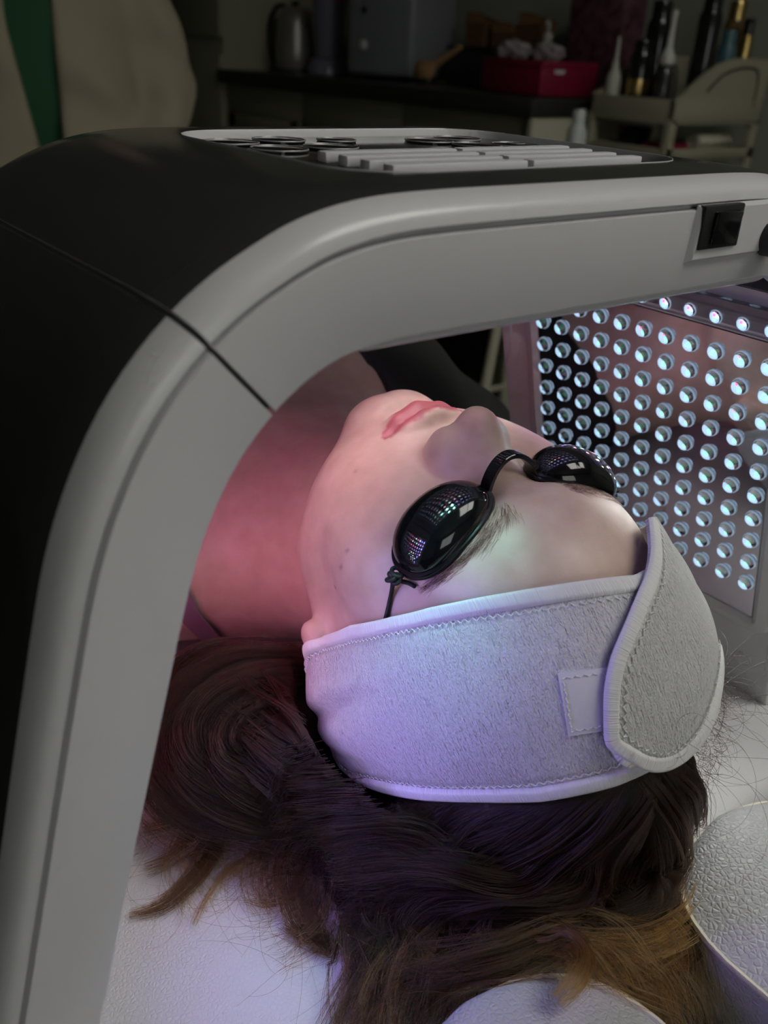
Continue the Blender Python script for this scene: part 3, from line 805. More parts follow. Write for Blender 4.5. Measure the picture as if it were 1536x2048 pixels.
r = N_.new('ShaderNodeValToRGB'); r.color_ramp.elements[0].color = (.90, .86, .84, 1); r.color_ramp.elements[1].color = (1.06, 1.08, 1.08, 1); r.color_ramp.elements[0].position = .3; r.color_ramp.elements[1].position = .7
tc = N_.new('ShaderNodeTexCoord'); L_.new(tc.outputs['Object'], no.inputs['Vector']); L_.new(no.outputs['Fac'], r.inputs['Fac'])
L_.new(at.outputs['Color'], mx.inputs['Color1']); L_.new(r.outputs['Color'], mx.inputs['Color2']); L_.new(mx.outputs['Color'], b_.inputs['Base Color'])
add_bump(skin, 'noise', 1600, 0.12, 0.0004)
# ================================================================ headband
AX = math.radians(40)
BA = np.array([0, math.cos(AX), -math.sin(AX)]); BE2 = np.array([0, math.sin(AX), math.cos(AX)]); BE1 = np.array([1.0, 0, 0])
BC = np.array([0, 25.0, 0])
def skull(L):
    q = (L[:, 0], L[:, 1], L[:, 2])
    return smin(head_sdf(*q), cranium(q, 6), 3)
def polar_dir(ph, th):
    ph, th = np.radians(ph), np.radians(th)
    return np.cos(th)[:, None] * BA + np.sin(th)[:, None] * (np.cos(ph)[:, None] * BE2 + np.sin(ph)[:, None] * BE1)
def polar_r(ph, th, off):
    d = polar_dir(ph, th); off = np.broadcast_to(off, ph.shape)
    a = np.full(len(d), 60.0); b = np.full(len(d), 128.0)
    for _ in range(22):
        m = (a + b) / 2; ins = skull(BC + d * m[:, None]) < off
        a = np.where(ins, m, a); b = np.where(ins, b, m)
    return np.minimum((a + b) / 2, 113.0), d
def polar_pt(ph, th, off, extra=0.0):
    ph, th = np.asarray(ph, float), np.asarray(th, float)
    r, d = polar_r(ph.ravel(), th.ravel(), np.asarray(off, float).ravel() if np.ndim(off) else off)
    P = to_w(BC + d * (r + (np.asarray(extra).ravel() if np.ndim(extra) else extra))[:, None])
    P[:, 2] = np.maximum(P[:, 2], BED + .0022)
    return P.reshape(ph.shape + (3,))
FRONT = np.array([(-180, 100), (-150, 104), (-120, 108), (-90, 106), (-60, 101), (-30, 96.5), (-5, 95.7), (6.9, 98.9), (15.6, 101.3), (24.1, 103.7), (33.2, 106.5), (44.2, 109.8), (58.7, 113.2), (78.9, 116.6), (99.3, 117.2), (109.4, 115.0), (120, 112), (150, 104), (180, 100)], float)
BACK = np.array([(-180, 82), (-150, 82), (-120, 78), (-90, 69), (-60, 62), (-30, 58), (0, 56.6), (10, 56.6), (18.5, 56.3), (27.4, 56.8), (37.8, 57.2), (48.7, 58.7), (61, 60.8), (73.7, 63.3), (89, 67), (108, 71.6), (121, 77.0), (150, 82), (180, 82)], float)
def edge(T, ph): return np.interp(ph, T[:, 0], T[:, 1])
def band_off(ph, th):
    u = (th - edge(BACK, ph)) / (edge(FRONT, ph) - edge(BACK, ph))      # 0 back edge, 1 front edge
    b = 5.0 + 4.5 * np.exp(-((ph - 119) / 20) ** 2) * np.sin(np.pi * np.clip(u, 0, 1)) ** .7
    # folds where the cloth turns round the side of the head
    f = np.exp(-((ph - 108) / 26) ** 2)
    b = b + f * (1.6 * np.exp(-((u - .62 + (ph - 110) * .002) / .07) ** 2) - 2.2 * np.exp(-((u - .50 + (ph - 110) * .003) / .06) ** 2) + 1.2 * np.exp(-((u - .36) / .09) ** 2) - 1.3 * np.exp(-((u - .20 - (ph - 110) * .003) / .06) ** 2))
    b = b - 4.5 * np.exp(-((ph - 113) / 9) ** 2) * np.clip((u - .7) / .3, 0, 1)
    b = b + .5 * np.sin(ph * .09 + u * 5) * np.sin(u * 7 + ph * .03)
    return b
cloth = mat('towelling', (0.74, 0.74, 0.72), 0.95, 0.0, 0.2, **{'Sheen Weight': 0.35, 'Sheen Roughness': 0.5})
ribbing = mat('ribbed_binding', (0.76, 0.76, 0.745), 0.9, 0.0, 0.2)
def uv_bump(m, layers):
    """layers: (scale_u, scale_v, distance) noise relief in the cloth's own thread directions."""
    N, L, b = nodes(m); tc = N.new('ShaderNodeTexCoord'); prev = None
    for su, sv, dist, det in layers:
        mp = N.new('ShaderNodeMapping'); mp.inputs['Scale'].default_value = (su, sv, 1); L.new(tc.outputs['UV'], mp.inputs['Vector'])
        t = N.new('ShaderNodeTexNoise'); t.inputs['Scale'].default_value = 1.0; t.inputs['Detail'].default_value = det; t.inputs['Roughness'].default_value = .6; L.new(mp.outputs['Vector'], t.inputs['Vector'])
        bp = N.new('ShaderNodeBump'); bp.inputs['Strength'].default_value = 1.0; bp.inputs['Distance'].default_value = dist
        L.new(t.outputs['Fac'], bp.inputs['Height'])
        if prev is not None: L.new(prev, bp.inputs['Normal'])
        prev = bp.outputs['Normal']
    L.new(prev, b.inputs['Normal'])
# UV unit = 1 mm of cloth
uv_bump(cloth, [(.10, .05, .0012, 3), (.75, .07, .0022, 3), (1.6, .8, .0012, 3)])
uv_bump(ribbing, [(2.2, .08, .0005, 1)])
def sheet(name, G, thick, material, parent, closed_u=False, uvs=None, sub=None):
    """G: (nu, nv, 3) outer surface; gives it thickness inward."""
    nu, nv = G.shape[:2]
    du = np.roll(G, -1, 0) - np.roll(G, 1, 0) if closed_u else np.gradient(G, axis=0)
    dv = np.gradient(G, axis=1)
    Nn = np.cross(du, dv); Nn /= np.linalg.norm(Nn, axis=2)[..., None] + 1e-12
    ctr = to_w(BC); s = np.sign(((G - ctr) * Nn).sum(2).mean()); Nn *= s
    H = G - Nn * thick; H[..., 2] = np.maximum(H[..., 2], BED + .0008)
    V = np.vstack([G.reshape(-1, 3), H.reshape(-1, 3)]); o = nu * nv; F = []
    I = lambda i, j: (i % nu) * nv + j
    ru = nu if closed_u else nu - 1
    for i in range(ru):
        for j in range(nv - 1):
            q = (I(i, j), I(i + 1, j), I(i + 1, j + 1), I(i, j + 1))
            F.append(q if s > 0 else q[::-1]); F.append(tuple(o + k for k in (q[::-1] if s > 0 else q)))
        for j, fl in ((0, 1), (nv - 1, -1)):
            q = (I(i, j), o + I(i, j), o + I(i + 1, j), I(i + 1, j))
            F.append(q if s * fl > 0 else q[::-1])
    if not closed_u:
        for j in range(nv - 1):
            for i, fl in ((0, -1), (nu - 1, 1)):
                q = (I(i, j), o + I(i, j), o + I(i, j + 1), I(i, j + 1)); F.append(q if s * fl > 0 else q[::-1])
    ob = obj(name, V, F, material, parent, True, 60)
    if uvs is not None:
        UVv = np.vstack([uvs.reshape(-1, 2), uvs.reshape(-1, 2)])
        lay = ob.data.uv_layers.new(name='UVMap')
        li = np.empty(len(ob.data.loops), np.int32); ob.data.loops.foreach_get('vertex_index', li)
        lay.data.foreach_set('uv', UVv[li].astype(np.float32).ravel())
    return ob
band = empty('headband', to_w((0, 60, 0)), 'white towelling spa headband wrapped round the lying woman\'s forehead', 'headband')
phs = np.concatenate([np.linspace(-180, -30, 40, endpoint=False), np.linspace(-30, 130, 150, endpoint=False), np.linspace(130, 180, 16, endpoint=False)])
us = np.linspace(0, 1, 64)
PH = np.repeat(phs[:, None], len(us), 1); TH = edge(BACK, PH) + (edge(FRONT, PH) - edge(BACK, PH)) * us[None, :]
OFFB = band_off(PH, TH)
# cloth pinches in next to the sewn binding
OFFB = OFFB - 1.0 * np.exp(-((us[None, :] - .075) / .02) ** 2) - 1.0 * np.exp(-((us[None, :] - .915) / .02) ** 2)
G = polar_pt(PH, TH, OFFB)
sheet('towelling_band', G, .0022, cloth, band, True, np.stack([PH * 1.62, TH * 1.62], -1))
def binding(name, ph, th0, th1, lift, seg=9):
    """rounded strip of ribbed tape between two lines of the cloth."""
    t = np.linspace(0, 1, seg)
    PHb = np.repeat(ph[:, None], seg, 1) if ph.ndim == 1 else ph
    THb = th0[:, None] + (th1 - th0)[:, None] * t[None, :]
    prof = lift * np.sqrt(np.clip(1 - (2 * t - 1) ** 4, 0, 1))
    OFb = band_off(PHb, np.clip(THb, np.minimum(edge(BACK, PHb), edge(FRONT, PHb)), np.maximum(edge(BACK, PHb), edge(FRONT, PHb)))) - .6 + prof[None, :]
    Gb = polar_pt(PHb, THb, OFb)
    return sheet(name, Gb, .0030, ribbing, band, False, np.stack([PHb * 1.62, THb * 1.62], -1))
pv = np.linspace(-100, 140, 220)
binding('front_binding', pv, edge(FRONT, pv) + .5, edge(FRONT, pv) - 3.6, 1.7)
binding('back_binding', pv, edge(BACK, pv) - .6, edge(BACK, pv) + 3.2, 1.9)
sew = mat('sewing_thread', (0.80, 0.80, 0.79), 0.8)
def stitches(name, ph, th, step, amp, off, parent=None):
    """zigzag of short sewn stitches along a line in (ph, th)."""
    n = len(ph); d = np.r_[0, np.cumsum(np.hypot(np.diff(ph), np.diff(th)))]
    t = np.arange(0, d[-1], step); p = np.interp(t, d, ph); q = np.interp(t, d, th)
    tp, tq = np.gradient(p), np.gradient(q); l = np.hypot(tp, tq); tp, tq = tp / l, tq / l
    z = amp * np.where(np.arange(len(t)) % 2 == 0, 1, -1)
    A = polar_pt(p - tq * z, q + tp * z, off(p, q))
    parts = [tube_data(A[i:i + 2], .00021, 5) for i in range(len(A) - 1)]
    V, F = join(parts)
    o = obj(name, V, F, sew, parent or band); o['kind'] = 'stuff'; return o
pv2 = np.linspace(-8, 122, 150)
stitches('front_stitching', pv2, edge(FRONT, pv2) - 4.6, 1.0, .40, lambda p, q: band_off(p, q) + .35)
stitches('back_stitching', pv2, edge(BACK, pv2) + 4.3, 1.1, .36, lambda p, q: band_off(p, q) + .30)
# ---------------- the flap, folded over the forehead end, and the hook patch beneath
Lc = np.array([(-19, 106), (-14.5, 102), (-11.5, 99.2), (-6.4, 95.5), (0.1, 91.7), (5.4, 88.0), (10.8, 83.5), (14.5, 78.4), (17.0, 72.6), (18.4, 67.9), (17.6, 65.4), (15.2, 62.5)], float)
Bc = np.array([(15.2, 62.5), (12.2, 59.4), (8.0, 57.0), (3.0, 56.0), (-3, 56.4), (-9, 58.5), (-16, 62.5), (-26, 68), (-40, 74)], float)
nl, nb = 60, 50
Lp, Bp = spline(Lc, nl), spline(Bc, nb)
Rp = spline(np.array([(-60, 108), (-58, 100), (-55, 92), (-48, 82), (-40, 74)], float), nl)
Tp = np.linspace(Lp[0], Rp[0], nb)
s = np.linspace(0, 1, nl)[:, None, None]; t = np.linspace(0, 1, nb)[None, :, None]
FP = (1 - t) * Lp[:, None] + t * Rp[:, None] + (1 - s) * Tp[None] + s * Bp[None] - ((1 - s) * (1 - t) * Lp[0] + (1 - s) * t * Rp[0] + s * (1 - t) * Lp[-1] + s * t * Rp[-1])
sv, tv = s[..., 0], t[..., 0]
def base_off(ph, th):
    lo, hi = edge(BACK, ph), edge(FRONT, ph)
    return band_off(ph, np.clip(th, lo, hi))
lift = 3.4 + 1.3 * np.exp(-(tv / .08) ** 2) * (1 - sv * .3) + .7 * np.exp(-((1 - sv) / .06) ** 2)
wr = .55 * np.sin((FP[..., 0] * .9 + FP[..., 1]) * .42) * np.clip(tv * 5, 0, 1) * np.exp(-((sv - .55) / .4) ** 2)     # soft diagonal wrinkles
Gf = polar_pt(FP[..., 0], FP[..., 1], base_off(FP[..., 0], FP[..., 1]) + lift + wr)
sheet('flap', Gf, .0024, cloth, band, False, FP * 1.8)
# rolled binding round the flap
Eg = np.vstack([Lp[:-1], Bp[:int(nb * .85)]])
Eg = resample(Eg, 150)
Tn = np.gradient(Eg, axis=0); Tn /= np.linalg.norm(Tn, axis=1)[:, None]; Nn = np.stack([Tn[:, 1], -Tn[:, 0]], 1)
inside = np.sign(((np.array([-20, 80]) - Eg) * Nn).sum(1))[:, None]; Nn = Nn * inside
seg = 9; tt = np.linspace(-.35, 3.0, seg)
Q = Eg[:, None, :] + Nn[:, None, :] * tt[None, :, None]
prof = 1.5 * np.sqrt(np.clip(1 - (2 * np.linspace(0, 1, seg) - 1) ** 4, 0, 1))
liftE = np.interp(np.arange(150), [0, 78, 90, 149], [4.6, 4.4, 4.3, 3.8])
Gb = polar_pt(Q[..., 0], Q[..., 1], base_off(Q[..., 0], Q[..., 1]) + liftE[:, None] - .5 + prof[None, :])
ul = np.r_[0, np.cumsum(np.linalg.norm(np.diff(Eg, axis=0), axis=1))] * 1.8
sheet('flap_binding', Gb, .0030, ribbing, band, False, np.stack([np.repeat(ul[:, None], seg, 1), np.repeat(tt[None, :] * 1.8, 150, 0)], -1))
Es = Eg + Nn * 4.1
stitches('flap_stitching', Es[:, 0], Es[:, 1], 1.0, .40, lambda p, q: base_off(p, q) + 4.3)
# hook-and-loop patch
corners = np.array([(22.2, 84.1), (12.0, 81.4), (15.5, 69.0), (25.2, 70.7)], float)
a_, b_2 = np.linspace(0, 1, 14)[:, None, None], np.linspace(0, 1, 10)[None, :, None]
PQ = (1 - a_) * ((1 - b_2) * corners[0] + b_2 * corners[1]) + a_ * ((1 - b_2) * corners[3] + b_2 * corners[2])
Gp = polar_pt(PQ[..., 0], PQ[..., 1], base_off(PQ[..., 0], PQ[..., 1]) + .9)
patch_m = mat('hook_patch', (0.70, 0.70, 0.70), 0.65); 
patch = sheet('fastening_patch', Gp, .0010, patch_m, band, False, PQ * 1.8)
ins = [(1 - e) * corners + e * corners.mean(0) for e in (.16,)][0]
stitches('patch_stitching', np.append(ins[:, 0], ins[0, 0]), np.append(ins[:, 1], ins[0, 1]), .9, .18, lambda p, q: base_off(p, q) + 1.1, patch)

# ================================================================ goggles
gog = empty('tanning_goggles', to_w((0, 15, 95)), 'black glossy eye shield goggles with corded strap over the woman\'s eyes', 'goggles')
gog_black = mat('goggle_plastic', (0.004, 0.004, 0.005), 0.09, 0.0, 0.6)
gog_rim = mat('goggle_rim', (0.006, 0.006, 0.007), 0.22)
def lens(side):
    c = np.array([37.0, 17.5, 83.0]); u = np.array([.878, .112, -.466]); v = np.array([-.06, .985, .12]); v -= u * (u @ v); v /= np.linalg.norm(v); nn = np.cross(u, v)
    Ma = np.array([side, 1, 1.0])
    def outline(k, a):
        ca, sa = np.cos(a), np.sin(a)
        x = 26.5 * np.sign(ca) * np.abs(ca) ** .88; y = (17.5 + 1.6 * ca) * np.sign(sa) * np.abs(sa) ** .92
        return x * k, y * k
    def P(k, a, h):
        x, y = outline(k, a); bend = -.0045 * x * x          # the cup follows the curve of the face
        return ((c + u * x[..., None] + v * y[..., None] + nn * (np.broadcast_to(h, x.shape) + bend + 2.2)[..., None]) * Ma - (np.array([3.0 * (side < 0) * -1, 0, 0])) )
    a = np.linspace(0, 2 * np.pi, 64, endpoint=False)
    ks = np.r_[np.sin(np.linspace(0.02, np.pi / 2, 18))]
    rows = [P(.93 * k, a, 2.2 + 13.5 * np.sqrt(max(0, 1 - k ** 2.2)) ** 1.0) for k in ks]
    rows += [P(.93, a, 0.6), P(.93, a, -1.5)]
    V = np.vstack([to_w(r) for r in rows]); n = 64; F = [tuple(range(n))] if side > 0 else [tuple(range(n - 1, -1, -1))]
    for i in range(len(rows) - 1):
        for j in range(n):
            q = (i * n + j, (i + 1) * n + j, (i + 1) * n + (j + 1) % n, i * n + (j + 1) % n)
            F.append(q if side > 0 else q[::-1])
    o = obj('eye_cup', V, F, gog_black, gog, True, 50)
    # flanged rim
    R = [P(.92, a, 2.6), P(.985, a, 2.4), P(1.0, a, 1.8), P(1.0, a, .2), P(.98, a, -.6), P(.90, a, -.8), P(.90, a, 1.5)]
    V = np.vstack([to_w(r) for r in R]); F = []
    for i in range(len(R)):
        i2 = (i + 1) % len(R)
        for j in range(n):
            q = (i * n + j, i2 * n + j, i2 * n + (j + 1) % n, i * n + (j + 1) % n); F.append(q if side > 0 else q[::-1])
    obj('rim', V, F, gog_rim, o, True, 40)
    return lambda x, y, h: (c + u * x + v * y + nn * (h - .0045 * x * x + 2.2)) * Ma + np.array([3.0 * (side < 0), 0, 0])
LL, LR_ = lens(1), lens(-1)
# flat bowed nose bridge
A, B = LL(-25.5, 1, 1.8), LR_(-25.5, 1, 1.8)
tb = np.linspace(0, 1, 30); mid = (A + B) / 2
path_b = np.array([A * (1 - t) + B * t + np.array([0, 0.0, 1.0]) * (11.5 * (1 - (2 * t - 1) ** 2) ** .72) + np.array([0, 1, 0]) * (-3.0 * (1 - (2 * t - 1) ** 2)) for t in tb])
T = np.gradient(path_b, axis=0); T /= np.linalg.norm(T, axis=1)[:, None]
wv = np.array([0, 1.0, .15]); wv = wv - T * (T @ wv)[:, None]; wv /= np.linalg.norm(wv, axis=1)[:, None]; nv_ = np.cross(T, wv)
secb = [(-3.1, -.8), (-2.8, -1.1), (2.8, -1.1), (3.1, -.8), (3.1, .8), (2.8, 1.1), (-2.8, 1.1), (-3.1, .8)]
V = np.array([to_w(p + w_ * a + q * b) for p, w_, q in zip(path_b, wv, nv_) for a, b in secb]); F = []
for i in range(len(path_b) - 1):
    for k in range(8): F.append((i * 8 + k, i * 8 + (k + 1) % 8, (i + 1) * 8 + (k + 1) % 8, (i + 1) * 8 + k))
F += [tuple(range(7, -1, -1)), tuple((len(path_b) - 1) * 8 + k for k in range(8))]
obj('nose_bridge', V, F, gog_black, gog, True, 40)
cord_m = mat('elastic_cord', (0.008, 0.008, 0.009), 0.55)
# cord: tied at the outer end of the near cup, led back under the headband
def skin_pts(P, off):
    """push local points onto the skin plus an offset (mm)."""
    P = np.array(P, float)
    for _ in range(6):
        q = lambda X: head_sdf(X[:, 0], X[:, 1], X[:, 2])
        d0 = q(P); Gd = np.stack([q(P + e) - q(P - e) for e in np.eye(3) * .2], 1) / .4
        P -= Gd * (d0 - off)[:, None]
    return P
for sd in (1, -1):
    M3 = np.array([sd, 1, 1.0])
    k0 = LL(26.5, -2.0, 1.2)
    ring = np.array([k0 + np.array([np.cos(t) * 2.2 + 1.0, np.sin(t) * 2.6, np.sin(t) * -.5 + .6]) for t in np.linspace(0, 2 * np.pi, 20, endpoint=False)])
    tube('cord_loop', to_w(ring * M3), .00095, cord_m, gog, 8, True)
    kc = k0 + np.array([3.2, .6, -2.0]); tr = np.linspace(0, 4 * np.pi, 60)
    kn = np.array([kc + np.array([(2.0 + 1.0 * np.cos(1.5 * t)) * np.cos(t), (2.0 + 1.0 * np.cos(1.5 * t)) * np.sin(t), 1.2 * np.sin(1.5 * t) + .8]) for t in tr])
    tube('knot', to_w(kn * M3), .00095, cord_m, gog, 8, False)
    tail = skin_pts([(62.5, 17, 66), (60.5, 21, 67), (58.5, 24, 67.5), (56.3, 26.5, 67.5)], 1.6)
    tail[0] = kc
    tube('cord_end', to_w(spline(tail, 24) * M3), .00095, cord_m, gog, 8)
    strap = skin_pts([(62, 16, 62), (63, 17, 58), (64.8, 17.8, 46.6), (66.5, 18, 36), (70, 17, 22), (72, 14, 5)], 1.2)
    strap[0] = kc
    tube('strap', to_w(spline(strap, 50) * M3), .00095, cord_m, gog, 8)
